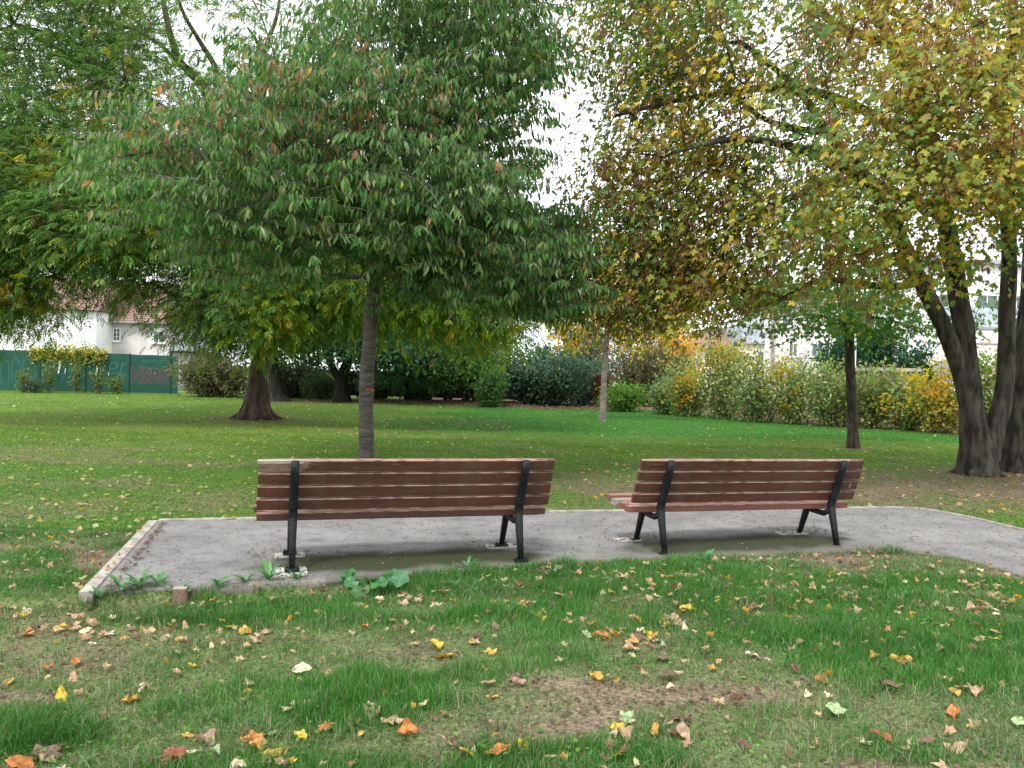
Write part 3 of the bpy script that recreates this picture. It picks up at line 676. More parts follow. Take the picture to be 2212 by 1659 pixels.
# ------------------------------------------------------------------ ash tree
SEEDPAL=[((.07,.035,.02),1),((.12,.06,.03),1)]
def bunches(rng,pts,n_per,size,pal):
    B=np.repeat(pts,n_per,0)+rng.randn(len(pts)*n_per,3)*np.array([.04,.04,.055])
    d=np.array([0,0,-1.])+rng.randn(len(B),3)*.35
    return scatter(T_kite[0]*np.array([.55,1,1]),T_kite[1],B,frames(d,rng.randn(len(B),3)),size*(.7+.6*rng.rand(len(B))),pick(rng,pal,len(B)))
def ash():
    base=G(553,903); base[2]=-.05; D=base[1]
    root=empty('ash_tree',base,'tall old ash with flared trunk base and wide feathery green crown at the left','tree')
    t=Tree(21)
    q=[(553,912),(556,860),(562,800),(570,740),(588,690),(575,600),(545,480),(500,330),(445,200),(415,160),(385,125),(360,40),(340,-80)]
    rr=[.44,.35,.30,.26,.24,.22,.20,.18,.15,.12,.10,.08,.04]
    pts=[P(x,y,D) for x,y in q]; t.path(pts,rr)
    DD=D
    for L,r0 in (([(500,330,DD),(470,200,DD),(465,147,DD-.3),(435,95,DD-.5),(395,25,DD-.8),(370,-60,DD-1)],.12),
              ([(560,520,DD),(570,350,DD+.5),(563,200,DD+.5),(568,135,DD+.5),(578,90,DD+.5),(600,25,DD+.5),(610,-80,DD)],.15),
              ([(568,135,DD+.5),(555,90,DD),(535,60,DD)],.06),
              ([(400,150,DD),(350,100,DD-.5),(300,70,DD-1),(220,40,DD-2)],.07),
              ([(560,560,DD),(460,536,DD-.3),(345,538,DD-1.2),(220,560,DD-2.2),(100,600,DD-3)],.11),
              ([(545,480,DD),(400,380,DD-1.5),(250,330,DD-2.5),(80,300,DD-3)],.12),
              ([(500,330,DD),(350,230,DD-1),(200,150,DD-1.5),(50,60,DD-2)],.10),
              ([(588,690,DD),(700,640,DD-1),(850,610,DD-1.5),(1000,640,DD-1.5)],.11),
              ([(575,600,DD),(750,480,DD),(950,420,DD),(1100,450,DD)],.12),
              ([(560,520,DD),(700,300,DD+1),(850,150,DD+1)],.12),
              ([(580,640,DD),(500,640,DD-1.5),(400,650,DD-2.5)],.08)):
        t.path([P(*l) for l in L],np.linspace(r0,.03,len(L)))
    rng=R(8)
    E=[((-11.5,20.5,9.0),(4.0,4.0,4.0),480),((-7,22,11),(5,4.5,3.2),90),((-12.8,18.6,4.9),(2.9,2.8,2.0),230),((-10.2,19,5.3),(3.0,2.6,1.7),190),((-8.2,19.8,3.9),(2.2,2.4,1.35),150),((-12.0,18,3.0),(1.7,1.4,.8),80),((-9.6,17.6,4.6),(2.2,1.2,1.2),70),
       ((-3.3,20.6,4.0),(4.0,2.8,1.45),330),((-4.5,21.5,6.3),(4.2,3,2.0),150),((-1.0,20.3,3.3),(1.9,2,1.0),110),((-5.5,20.0,3.2),(2.0,1.6,.8),70),((-6.9,19.4,2.85),(1.7,1.5,.7),90)]
    T=ellips(rng,E); T=T[T[:,2]>1.85]
    def pxy(T):
        x=T[:,0]/T[:,1]*F+CX; y=CY-F*((T[:,2]-H)/T[:,1]+PITCH)+ (x-CX)*.0253; return x,y
    x,y=pxy(T)
    # open places in the crown where the limbs and the sky show
    hole=(((x-450)/75)**2+((y-90)/90)**2<1)|(((x-365)/42)**2+((y-575)/75)**2<1)|(((x-325)/60)**2+((y-165)/32)**2<1)
    T=T[~(hole&(rng.rand(len(T))<.93))]; x,y=pxy(T); T=T[~((x>165)&(x<385)&(y>625))&~((x<=165)&(y>700))]
    t.grow(T,3.0,.6,.10)
    T=t.T; n=28; B=np.repeat(T,n,0)+rng.randn(len(T)*n,3)*np.array([.42,.42,.36])
    out=B-np.repeat(T,n,0)+.3*nrm(B-np.array([-7,22,5])); dirs=nrm(out+rng.randn(len(B),3)*.25+np.array([0,0,-.28]))
    nv=np.array([0,0,1.])+rng.randn(len(B),3)*.35
    pal=[((.080,.165,.04),5),((.12,.21,.05),4),((.19,.26,.07),1.8)]
    col=pick(rng,pal,len(B))
    yel=noise(B[:,0]*1.1,B[:,2]*1.3+B[:,1]*.3,1.0,17,2); right=(B[:,0]>-6.8)&(B[:,2]<5.3)
    cw=(yel>.70)&(rng.rand(len(B))<.65); col[cw]=pick(rng,[((.30,.26,.02),2),((.22,.22,.02),2)],cw.sum())
    cw=right&(rng.rand(len(B))<.7)&(yel>.30); col[cw]=pick(rng,[((.15,.24,.03),3),((.22,.29,.03),2),((.36,.33,.035),.7)],cw.sum())
    cw=(B[:,1]<19.9)&(B[:,2]<4)&(B[:,0]<-7)&(rng.rand(len(B))<.35); col[cw]=pick(rng,[((.13,.20,.03),3),((.22,.24,.03),1)],cw.sum())
    cp=[scatter(*T_ash,B,frames(dirs,nv),.34*(.7+.5*rng.rand(len(B))),col)]
    sb=T[rng.rand(len(T))<.22]; cp.append(bunches(rng,sb+rng.randn(len(sb),3)*.3,22,.07,SEEDPAL))
    finish(t,root,M_ashbark,cp,M_leaf,tip=.012,cap=.09)
    V,Fc=tube([smoothpath(*x) for x in roots(np.array([base[0],base[1],0]),.46,8,rng,.26,1.9)],8); link('roots',npmesh('roots',V-base,Fc,smooth=True),M_ashbark,root)
ash()
# ------------------------------------------------------------------ maples
MPAL=[((.10,.19,.05),3.2),((.19,.25,.045),3.6),((.27,.27,.045),3.4),((.34,.23,.06),1.6),((.48,.38,.05),1.1)]
def maplecrown(rng,T,n,spread,size,pal,seeds=.6,center=(0,0,0),seedn=16,yl=None):
    B=np.repeat(T,n,0)+rng.randn(len(T)*n,3)*spread
    out=nrm(B-np.array(center)); out[:,2]*=.3
    d=out*.7+rng.randn(len(B),3)*.5+np.array([0,0,-.8])
    nv=np.array([0,0,.9])+out*.75+rng.randn(len(B),3)*.4
    k=noise(B[:,0]*1.1,B[:,2]*1.2+B[:,1]*.6,1.0,yl or 3,2)+rng.randn(len(B))*.11
    rk=np.argsort(np.argsort(k))/len(B); cum=np.cumsum([p[1] for p in pal])/sum(p[1] for p in pal); ci=np.minimum(np.searchsorted(cum,rk),len(pal)-1)
    ci=np.where(rng.rand(len(B))<.22,rng.randint(0,len(pal),len(B)),ci)
    col=np.array([p[0] for p in pal])[ci]*(1+.28*(rng.rand(len(B),1)*2-1))*(1+.10*(rng.rand(len(B),3)*2-1))
    sz_=size*(.55+.75*rng.rand(len(B))); cp=[scatter(*T_mp,B,frames(d,nv),np.stack([sz_*(.6+.5*rng.rand(len(B))),sz_,sz_*(.4+2.2*rng.rand(len(B)))],1),col)]
    sb=T[rng.rand(len(T))<seeds]
    if len(sb):
        sb=np.repeat(sb,3,0)+rng.randn(len(sb)*3,3)*.24
        cp.append(bunches(rng,sb,seedn,.066,[((.24,.12,.055),2),((.16,.08,.04),2),((.34,.20,.11),1)]))
    return cp
def bigmaple():
    base=G(2112,1022); base[2]=-.05; D=base[1]
    root=empty('multi_stem_maple',base,'large maple with several leaning stems from one base at the right, crown turning yellow','tree')
    t=Tree(31)
    t.path([P(x,y,D) for x,y in [(2112,1030),(2108,960),(2098,880),(2090,790),(2080,700),(2062,590),(2042,470),(2015,330),(1975,190),(1935,100),(1880,20),(1840,-60)]],
           [.34,.245,.185,.165,.16,.15,.14,.13,.115,.10,.085,.05])
    for L,rr in (([(2093,870,D),(2070,790,D),(2040,710,D-.1),(2005,640,D-.2),(1965,560,D-.4),(1925,470,D-.7),(1870,380,D-1),(1790,290,D-1.4),(1720,190,D-1.6),(1600,90,D-1.8)],[.15,.135,.13,.125,.12,.11,.09,.07,.05,.03]),
              ([(2128,985,D),(2150,920,D),(2168,850,D),(2174,760,D),(2176,660,D),(2180,550,D),(2172,400,D),(2160,250,D-.3),(2185,100,D-.5),(2190,-40,D-.5)],[.22,.16,.14,.128,.125,.12,.11,.10,.09,.05]),
              ([(1965,560,D-.4),(1975,610,D-.4),(1900,618,D-.6),(1820,606,D-.8),(1750,612,D-1),(1680,650,D-1.2),(1600,668,D-1.3)],[.07,.06,.055,.05,.04,.03,.02]),
              ([(2042,470,D),(1900,400,D-1.5),(1750,330,D-2.3),(1600,300,D-2.8),(1450,330,D-3)],[.09,.08,.06,.04,.02]),
              ([(1870,380,D-1),(1700,430,D-1.2),(1560,510,D-1.2),(1400,620,D-1.2)],[.07,.055,.04,.02]),
              ([(2015,330,D),(1850,230,D-1),(1700,190,D-1.5),(1500,210,D-2),(1330,250,D-2)],[.09,.07,.055,.04,.02]),
              ([(1935,100,D),(1820,60,D),(1760,10,D),(1700,-60,D)],[.08,.07,.06,.04]),
              ([(1975,190,D),(1960,60,D),(1900,0,D),(1870,-60,D)],[.08,.07,.06,.04]),
              ([(2160,250,D-.3),(2090,180,D-.8),(2020,60,D-1.2)],[.07,.05,.03]),
              ([(1790,290,D-1.4),(1640,250,D-1),(1500,110,D-.5),(1400,40,D)],[.05,.04,.03,.02]),
              ([(2172,400,D),(2080,330,D-2),(1980,330,D-3.2)],[.07,.05,.03])):
        t.path([P(*l) for l in L],rr)
    rng=R(18)
    E=[((4.2,11.3,6.4),(3.2,2.6,2.7),240),((2.1,11.8,5.6),(1.6,2.2,1.9),160),((1.55,12,4.0),(1.1,1.6,.9),60),((2.3,12,3.0),(1.7,1.4,.75),105),((1.9,12,2.5),(1.3,1.4,.4),42),((6.6,10.6,6.4),(2.8,2.6,2.6),140),((5.2,9.9,4.5),(1.9,1.5,1.25),95),((3.0,12.,3.9),(1.5,1.5,1.05),70),((7.2,10.6,4.6),(1.6,1.3,1.05),70),((1.9,12.2,7.6),(1.6,2,1.6),60),((3.9,10.2,3.4),(1.1,1.1,.7),30),((5.6,11.8,3.3),(1.3,1,.55),26)]
    T=ellips(rng,E); px_c=T[:,0]/T[:,1]*F+CX; py_c=CY-F*((T[:,2]-H)/T[:,1]+PITCH)+(px_c-CX)*.0253; T=T[(T[:,2]>2.05)&(px_c>1215)&~((px_c<1275)&(py_c>150)&(py_c<400))]
    t.grow(T,2.7,.4,.08)
    cp=maplecrown(rng,t.T,52,np.array([.32,.32,.20]),.086,MPAL,.72,(7.5,13,4),20,27)
    finish(t,root,M_maplebark,cp,M_leaf,tip=.006,cap=.06)
    V,Fc=tube([smoothpath(*x) for x in roots(np.array([base[0],base[1],0]),.26,7,rng,.28,2.0)],8); link('roots',npmesh('roots',V-base,Fc,smooth=True),M_maplebark,root)
bigmaple()
def edgemaple():
    base=G(2200,1016); base[2]=-.05; D=base[1]
    root=empty('leaning_maple',base,'dark maple trunk cut by the right edge of the picture, beside the multi stemmed maple','tree')
    t=Tree(33)
    t.path([P(x,y,D) for x,y in [(2200,1030),(2196,950),(2203,850),(2214,740),(2225,640),(2232,500),(2240,350),(2250,180),(2240,0),(2230,-100)]],[.36,.24,.18,.165,.15,.14,.13,.11,.09,.06])
    t.path([P(2232,500,D),P(2190,350,D-1),P(2150,200,D-1.4)],[.07,.05,.03]); t.path([P(2240,350,D),P(2400,150,D-1),P(2500,0,D-1.4)],[.08,.05,.03])
    rng=R(28); E=[((9.5,11.9,6.6),(2.6,2.4,2.6),210),((8.0,11.5,3.9),(1.1,1.,.8),30)]
    T=ellips(rng,E); t.grow(T,2.7,.4,.08)
    cp=maplecrown(rng,t.T,50,np.array([.3,.3,.2]),.088,MPAL,.8,(8.5,13,4),14,29)
    finish(t,root,M_maplebark,cp,M_leaf,tip=.006,cap=.06)
    V,Fc=tube([smoothpath(*x) for x in roots(np.array([base[0],base[1],0]),.3,5,rng,.4,2.)],8); link('roots',npmesh('roots',V-base,Fc,smooth=True),M_maplebark,root)
edgemaple()
def slimmaple():
    base=G(1843,966); base[2]=-.05; D=base[1]
    root=empty('slim_tree',base,'slim dark trunked tree with low spreading branches standing between right bench and hedge','tree')
    t=Tree(35)
    t.path([P(x,y,D) for x,y in [(1843,972),(1842,930),(1840,860),(1836,780),(1834,720),(1826,640),(1818,560),(1812,450),(1808,330),(1800,200)]],[.17,.115,.105,.105,.105,.09,.075,.06,.045,.02])
    for L,r0 in (([(1836,712,D),(1860,690,D-.2),(1920,690,D-.6),(1990,720,D-1)],.05),([(1828,650,D),(1760,636,D-.3),(1690,650,D-.6),(1600,690,D-1),(1530,700,D-1)],.045),
                 ([(1826,640,D),(1740,618,D),(1640,625,D),(1540,650,D)],.04),([(1830,690,D),(1740,680,D-.5),(1640,690,D-.6)],.03),([(1820,590,D),(1900,560,D-.5),(1990,540,D-.6)],.04),([(1828,655,D),(1900,650,D+.3),(1960,600,D)],.03)):
        t.path([P(*l) for l in L],np.linspace(r0,.01,len(L)))
    rng=R(38); E=[((5.7,17.2,3.05),(2.5,1.8,.8),150),((8.4,17.2,3.0),(1.7,1.5,.7),75),((7.2,17.3,5.2),(2.2,1.8,1.4),90)]
    T=ellips(rng,E); T=T[T[:,2]>2.0]; t.grow(T,2.5,.4,.06)
    cp=maplecrown(rng,t.T,26,np.array([.34,.34,.13]),.095,[((.06,.15,.03),4),((.10,.20,.04),3),((.20,.26,.05),1.4)],.1,(7.6,17.6,4),10)
    finish(t,root,M_slimbark,cp,M_leaf,tip=.006,cap=.05)
slimmaple()
def yellowtree():
    base=G(1301,908); base[2]=-.05; D=base[1]
    root=empty('young_lime_tree',base,'young pale trunked tree with sparse yellow leaves alone in the middle of the lawn','tree')
    t=Tree(41)
    t.path([P(x,y,D) for x,y in [(1301,912),(1303,870),(1305,820),(1308,760),(1312,710),(1314,640),(1316,560),(1318,480),(1320,400)]],[.135,.11,.10,.098,.09,.07,.05,.035,.015])
    for L,r0 in (([(1308,770,D),(1290,740,D),(1255,725,D-.5),(1215,745,D-1)],.035),([(1310,735,D),(1265,700,D-.3),(1220,690,D-.5)],.035),([(1313,700,D),(1350,680,D),(1400,700,D),(1450,735,D-.4)],.04),([(1314,680,D),(1280,640,D),(1250,600,D)],.035),([(1314,650,D),(1360,590,D),(1390,540,D)],.035)):
        t.path([P(*l) for l in L],np.linspace(r0,.01,len(L)))
    rng=R(48); c=P(1315,600,D)
    E=[((c[0]-.1,D,4.7),(1.9,1.7,1.7),95),((c[0]-1.2,D-.2,2.9),(.8,.8,.5),26),((c[0]+1.2,D,3.0),(1.4,1.0,.55),40),((c[0]+.0,D,3.6),(1.8,1.4,.7),45)]
    T=ellips(rng,E); t.grow(T,2.3,.4,.05)
    B=np.repeat(t.T,20,0)+rng.randn(len(t.T)*20,3)*.26; d=rng.randn(len(B),3)*.6+np.array([0,0,-.9]); nv=rng.randn(len(B),3)
    col=pick(rng,[((.50,.34,.03),4),((.42,.33,.04),3),((.30,.30,.05),1.4),((.45,.2,.03),.7)],len(B))
    T_rd=(np.array([[0,0,0],[-.36,.25,.05],[-.3,.65,.05],[0,1,-.05],[.3,.65,.05],[.36,.25,.05]]),np.array([[0,5,4],[0,4,3],[0,3,2],[0,2,1]]))
    finish(t,root,M_palebark,[scatter(*T_rd,B,frames(d,nv),.115*(.7+.6*rng.rand(len(B))),col)],M_leaf,k=6,tip=.006,cap=.04)
yellowtree()
# ------------------------------------------------------------------ far trees with ivy and the thicket
def fartree(name,label,pxb,pyb,stems,E,pal,seed,size=.16,n=20,bark=M_darkbark,tmpl=T_kite,group=None,sp=.5):
    base=G(pxb,pyb); base[2]=-.1; D=base[1]
    root=empty(name,base,label,'tree',group); t=Tree(seed)
    for j,(L,rr) in enumerate(stems): t.path([P(x,y,D+dz) for x,y,dz in L],rr)
    rng=R(seed+1); T=ellips(rng,[(tuple(P(c[0],c[1],D+c[2])),r,int(k*1.5)) for c,r,k in E]); t.grow(T,1.2,.7,.06)
    n=n*2; B=np.repeat(t.T,n,0)+rng.randn(len(t.T)*n,3)*np.array([sp,sp,sp*.7]); d=rng.randn(len(B),3)*.7+np.array([0,0,-.4]); nv=np.array([0,-.3,.8])+rng.randn(len(B),3)*.5
    finish(t,root,bark,[scatter(*tmpl,B,frames(d,nv),size*(.6+.7*rng.rand(len(B))),pick(rng,pal,len(B)))],M_leaf,k=6,tip=.012,cap=.08)
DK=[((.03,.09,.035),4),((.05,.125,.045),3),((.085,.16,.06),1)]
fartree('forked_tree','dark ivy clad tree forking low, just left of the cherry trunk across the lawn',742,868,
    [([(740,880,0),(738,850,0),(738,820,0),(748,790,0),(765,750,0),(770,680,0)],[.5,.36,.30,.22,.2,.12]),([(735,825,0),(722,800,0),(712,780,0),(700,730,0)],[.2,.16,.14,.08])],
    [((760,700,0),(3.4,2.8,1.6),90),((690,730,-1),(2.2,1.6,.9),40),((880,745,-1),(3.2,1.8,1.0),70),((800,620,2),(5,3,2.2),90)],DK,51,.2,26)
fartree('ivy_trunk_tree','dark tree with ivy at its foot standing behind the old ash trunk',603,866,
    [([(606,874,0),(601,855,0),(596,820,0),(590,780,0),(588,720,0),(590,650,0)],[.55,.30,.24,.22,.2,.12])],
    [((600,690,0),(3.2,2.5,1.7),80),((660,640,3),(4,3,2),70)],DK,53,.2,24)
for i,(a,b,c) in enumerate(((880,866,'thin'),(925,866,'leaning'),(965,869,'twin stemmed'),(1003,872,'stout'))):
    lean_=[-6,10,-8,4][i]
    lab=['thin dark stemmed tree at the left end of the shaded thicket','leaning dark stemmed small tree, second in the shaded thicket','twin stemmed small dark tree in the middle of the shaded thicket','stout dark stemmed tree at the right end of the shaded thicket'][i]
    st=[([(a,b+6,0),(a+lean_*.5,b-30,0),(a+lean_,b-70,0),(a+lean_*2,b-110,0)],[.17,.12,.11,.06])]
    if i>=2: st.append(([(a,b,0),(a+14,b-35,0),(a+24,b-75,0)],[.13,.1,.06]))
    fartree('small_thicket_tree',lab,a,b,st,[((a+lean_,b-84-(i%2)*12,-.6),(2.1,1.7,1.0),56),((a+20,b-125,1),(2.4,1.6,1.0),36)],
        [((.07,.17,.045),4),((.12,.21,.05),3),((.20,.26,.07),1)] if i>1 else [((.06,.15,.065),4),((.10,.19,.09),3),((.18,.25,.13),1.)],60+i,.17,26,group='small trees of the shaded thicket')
# dark board fence behind the thicket
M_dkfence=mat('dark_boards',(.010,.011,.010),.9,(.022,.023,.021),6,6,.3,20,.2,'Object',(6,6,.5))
x0,x1=P(560,800,40)[0],P(1130,800,40)[0]
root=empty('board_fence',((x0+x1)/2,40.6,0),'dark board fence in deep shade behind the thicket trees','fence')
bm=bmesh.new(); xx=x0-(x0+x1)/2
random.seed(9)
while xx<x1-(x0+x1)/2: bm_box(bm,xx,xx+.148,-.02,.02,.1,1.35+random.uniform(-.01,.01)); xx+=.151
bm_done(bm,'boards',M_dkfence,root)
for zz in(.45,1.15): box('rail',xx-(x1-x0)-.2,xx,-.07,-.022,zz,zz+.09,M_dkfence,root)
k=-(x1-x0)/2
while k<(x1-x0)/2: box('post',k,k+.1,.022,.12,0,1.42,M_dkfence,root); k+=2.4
# ------------------------------------------------------------------ bushes
def bush(name,label,pxc,pyb,D,wpx,topy,pal,seed,size=.11,dens=1.,tmpl=T_kite,cat='shrub',group=None,upright=.3,depth=.8,sp=.10,droop=-.2,yl=None,stem=M_twig,flat=1.,nst=26):
    b=P(pxc,pyb,D); zt=P(pxc,topy,D)[2]; rx=wpx/2/F*D; base=np.array([b[0],D,float(gh(b[0],D))])
    root=empty(name,base,label,cat,group); rng=R(seed)
    hgt=zt-base[2]; n=int(rx*rx*depth*hgt*60*dens)+60
    # lumpy volume: many arching stems with leaves along them
    ns=max(nst,int(n/13)) if nst>20 else nst; a=rng.rand(ns)*6.283; rr=np.sqrt(rng.rand(ns)); h=hgt*(.38+.62*rng.rand(ns)**.9)*(1-.25*rr**2)
    tips=np.stack([np.cos(a)*rr*rx,np.sin(a)*rr*rx*depth,h],1)
    bs=np.stack([np.cos(a)*rr*rx*.35,np.sin(a)*rr*rx*depth*.35,np.zeros(ns)],1)
    ch=[];B=[]
    for i in range(ns):
        mid=bs[i]*.45+tips[i]*.55; mid[2]=tips[i][2]*.62+.0; mid[:2]=bs[i][:2]*.55+tips[i][:2]*.45
        Q,W=smoothpath([bs[i],mid,tips[i]],[.018,.012,.004],4); ch.append((Q,W))
        m=60; u=rng.rand(m)**.75; k=(u*(len(Q)-1)); f=np.floor(k).astype(int).clip(0,len(Q)-2); fr=(k-f)[:,None]
        q=Q[f]*(1-fr)+Q[f+1]*fr; B.append(q+rng.randn(m,3)*np.array([.26,.26,.2])*min(1.2,rx/1.3)*(.6+u[:,None]*.6))
    B=np.concatenate(B); k=max(2 if nst>20 else 1,int(math.ceil(n*22/len(B)*dens))); k=min(k,16)
    B=np.repeat(B,k,0)+rng.randn(len(B)*k,3)*sp
    B=B[(B[:,2]>.03)&(B[:,2]<hgt*1.06)]
    outw=nrm(B*np.array([1,1,.4])); d=outw*.5+rng.randn(len(B),3)*.6+np.array([0,0,droop+upright]); nv=outw*.6+np.array([0,0,.6])+rng.randn(len(B),3)*.5
    col=pick(rng,pal,len(B))
    if yl is not None:
        q=noise(B[:,0]+seed,B[:,2]*1.1+B[:,1]*.4,.7,seed,2); c=(q+.25*(B[:,2]/hgt-.5)>.60)&(rng.rand(len(B))<.7); col[c]=pick(rng,yl,c.sum())
    V,Fc=tube(ch,4); link('stems',npmesh('stems',V,Fc,smooth=True),stem,root)
    V,Fc,C=scatter(*tmpl,B,frames(d,nv),size*(.6+.7*rng.rand(len(B))),col); link('foliage',npmesh('foliage',V,Fc,C),M_leaf,root)
    return root
HZ=[((.12,.20,.055),4),((.20,.28,.085),3),((.30,.31,.10),2),((.22,.17,.07),1)]
YL=[((.42,.28,.03),2),((.34,.28,.03),2),((.22,.24,.03),2)]
OR=[((.50,.27,.025),3),((.42,.30,.03),3),((.25,.24,.03),1)]
GH='autumn shrubs of the hedge along the right lawn edge'
bush('tamarisk_bush','wide feathery olive brown bush at the right end of the green fence',462,857,37.5,165,758,[((.10,.12,.05),4),((.15,.15,.07),3),((.12,.09,.045),1)],101,.15,1.1,T_kite,sp=.12,upright=.5,flat=.5)
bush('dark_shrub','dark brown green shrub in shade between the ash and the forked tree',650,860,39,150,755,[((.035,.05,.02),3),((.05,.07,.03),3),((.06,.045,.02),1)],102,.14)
bush('evergreen_bush','large blue green evergreen bush at the centre of the far lawn edge',1178,882,36,250,735,[((.04,.085,.045),4),((.06,.115,.062),3),((.11,.16,.10),1)],103,.15,.9)
bush('evergreen_bush','grey green taller evergreen bush behind the young yellow tree',1262,876,38,130,690,[((.06,.10,.065),3),((.09,.13,.08),3),((.13,.16,.11),1)],104,.15,.9)
bush('green_shrub','small mid green shrub in front of the left side of the evergreen bush',1062,872,33.5,60,792,[((.05,.12,.03),3),((.08,.16,.04),3)],105,.15)
bush('olive_bush','broad olive brown bush behind the low bright green shrub',1400,872,40,200,722,[((.12,.11,.045),4),((.09,.10,.04),3),((.15,.14,.08),1)],106,.15,.8)
bush('red_twig_shrub','small dark red leaved shrub just right of the young tree trunk',1306,872,35.5,36,785,[((.14,.04,.03),3),((.10,.05,.035),2)],107,.13)
bush('low_green_shrub','low bright green shrub right of the young tree trunk',1345,881,33,95,822,[((.06,.16,.025),3),((.09,.19,.03),3),((.16,.21,.03),1)],108,.12)
bush('pale_green_shrub','pale green small leaved shrub at the left end of the hedge',1437,884,32,66,812,[((.12,.19,.06),3),((.18,.24,.10),2),((.06,.12,.03),1)],109,.12)
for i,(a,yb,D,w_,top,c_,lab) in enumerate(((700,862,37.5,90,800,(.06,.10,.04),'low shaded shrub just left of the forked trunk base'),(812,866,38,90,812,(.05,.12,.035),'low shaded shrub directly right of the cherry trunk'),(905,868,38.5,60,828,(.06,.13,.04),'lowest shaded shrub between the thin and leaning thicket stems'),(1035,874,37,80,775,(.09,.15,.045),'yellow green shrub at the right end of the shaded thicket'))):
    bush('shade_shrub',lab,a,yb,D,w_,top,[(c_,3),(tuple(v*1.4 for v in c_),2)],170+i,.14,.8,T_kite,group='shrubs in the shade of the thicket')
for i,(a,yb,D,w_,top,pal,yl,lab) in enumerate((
   (1487,889,30.5,100,765,HZ,OR,'orange topped shrub at the left end of the hedge, beside the pale green one'),
   (1560,896,29.5,115,722,HZ+[((.20,.26,.09),3)],YL,'tallest pale green shrub of the hedge, below the red roofed house'),
   (1640,905,28,120,768,HZ+[((.06,.12,.045),4)],None,'dense green shrub of the hedge in front of the utility pole'),
   (1725,914,27,130,748,HZ,YL,'yellow tinged shrub of the hedge left of the slim tree trunk'),
   (1800,920,26,110,782,HZ+[((.10,.14,.06),4)],None,'grey green shrub of the hedge directly behind the slim tree trunk'),
   (1882,927,25.2,120,790,HZ+[((.15,.15,.06),3)],None,'olive shrub of the hedge right of the slim tree trunk'),
   (1960,932,24.6,110,795,HZ,YL,'low green and yellow shrub of the hedge left of the bright orange one'),
   (2032,940,23.6,120,775,HZ,OR*1,'bright orange yellow shrub of the hedge beside the maple stems'),
   (2135,946,23,110,735,HZ,YL,'leafy green shrub of the hedge seen between the maple stems'),
   (2235,950,22.5,120,770,HZ,YL,'last green shrub of the hedge at the right picture edge'))):
    if i==7: pal=[((.40,.29,.04),3),((.32,.29,.05),3),((.14,.20,.05),3)]
    bush('hedge_shrub',lab,a,yb,D,w_*1.2,top-8,pal,120+i,.13,.72,T_kite,group=GH,yl=yl,depth=.7)
bush('sparse_grey_shrub','thin grey green shrub rising behind the hedge in front of the white house',1718,880,34,75,702,[((.16,.18,.12),3),((.11,.14,.09),2)],140,.11,.12,nst=16)
bush('dark_conifer','dark green conifer mass behind the hedge, right of the slim trunk',1860,870,44,165,690,[((.015,.06,.025),4),((.03,.09,.04),2)],141,.22,.9,upright=.5)
bush('dark_conifer','smaller dark green conifer at the right end of the conifer mass',1972,870,42,90,728,[((.02,.065,.03),4),((.035,.095,.045),2)],142,.2,.9,upright=.5)
bush('purple_shrub','purple leaved shrub behind the right maple stems at the picture edge',2222,900,26,85,545,[((.09,.03,.045),3),((.14,.06,.08),2),((.06,.02,.03),1)],143,.11,.3,nst=30,cat='tree')
bush('golden_birch','golden weeping tree behind the hedge left of the red roofed house',1462,850,46,95,662,[((.60,.36,.06),4),((.50,.34,.08),3),((.7,.5,.16),1)],144,.17,.9,cat='tree',droop=-1.2)
# ------------------------------------------------------------------ left mesh fence with saplings, vine and graffiti
M_mesh=mat('green_screen',(.004,.050,.034),.7,(.006,.070,.048),1.2,4,.15,120,.35)
M_post=mat('dark_green_post',(.006,.03,.022),.6)
fa=np.array([-24.71-16.0*1.0,38.37-1.7,0]); fb=np.array([-16.75,39.21,0]); fd=nrm(fb-fa); fl=np.linalg.norm(fb-fa)
froot=empty('screen_fence',fb,'green mesh screen fence with graffiti along the left lawn edge','fence',rz=math.atan2(fd[1],fd[0]))
def fx(px): # distance along the fence from its right end (negative leftwards)
    r_=ray(px,800); A=np.array([[r_[0],-fd[0]],[r_[1],-fd[1]]]); s_=np.linalg.solve(A,fb[:2]); return s_[1]
def fz(px,py):
    u=fx(px); p_=fb+fd*u; return P(px,py,p_[1])[2]
hgt=1.86
posts=[369,280,185.5,86,-20,-130,-250]
us=[fx(p_) for p_ in posts]; 
for i in range(len(us)-1):
    b_,a_=us[i],us[i+1]; zt=[hgt+.02*j for j in range(9)]
    box('screen_panel',a_+.03,b_-.03,-.012,.012,.02,hgt+.02*i,M_mesh,froot)
    box('rail',a_+.03,b_-.03,-.02,.02,hgt+.02*i+.003,hgt+.02*i+.035,M_post,froot)
for i,u in enumerate(us): box('post',u-.03,u+.03,-.035,.035,0,hgt+.02*i+.06,M_post,froot)
box('screen_panel',us[0]+.03,us[0]+.35,-.012,.012,.02,hgt,M_mesh,froot)
M_tear=mat('torn_white_patch',(.75,.78,.8),.8)
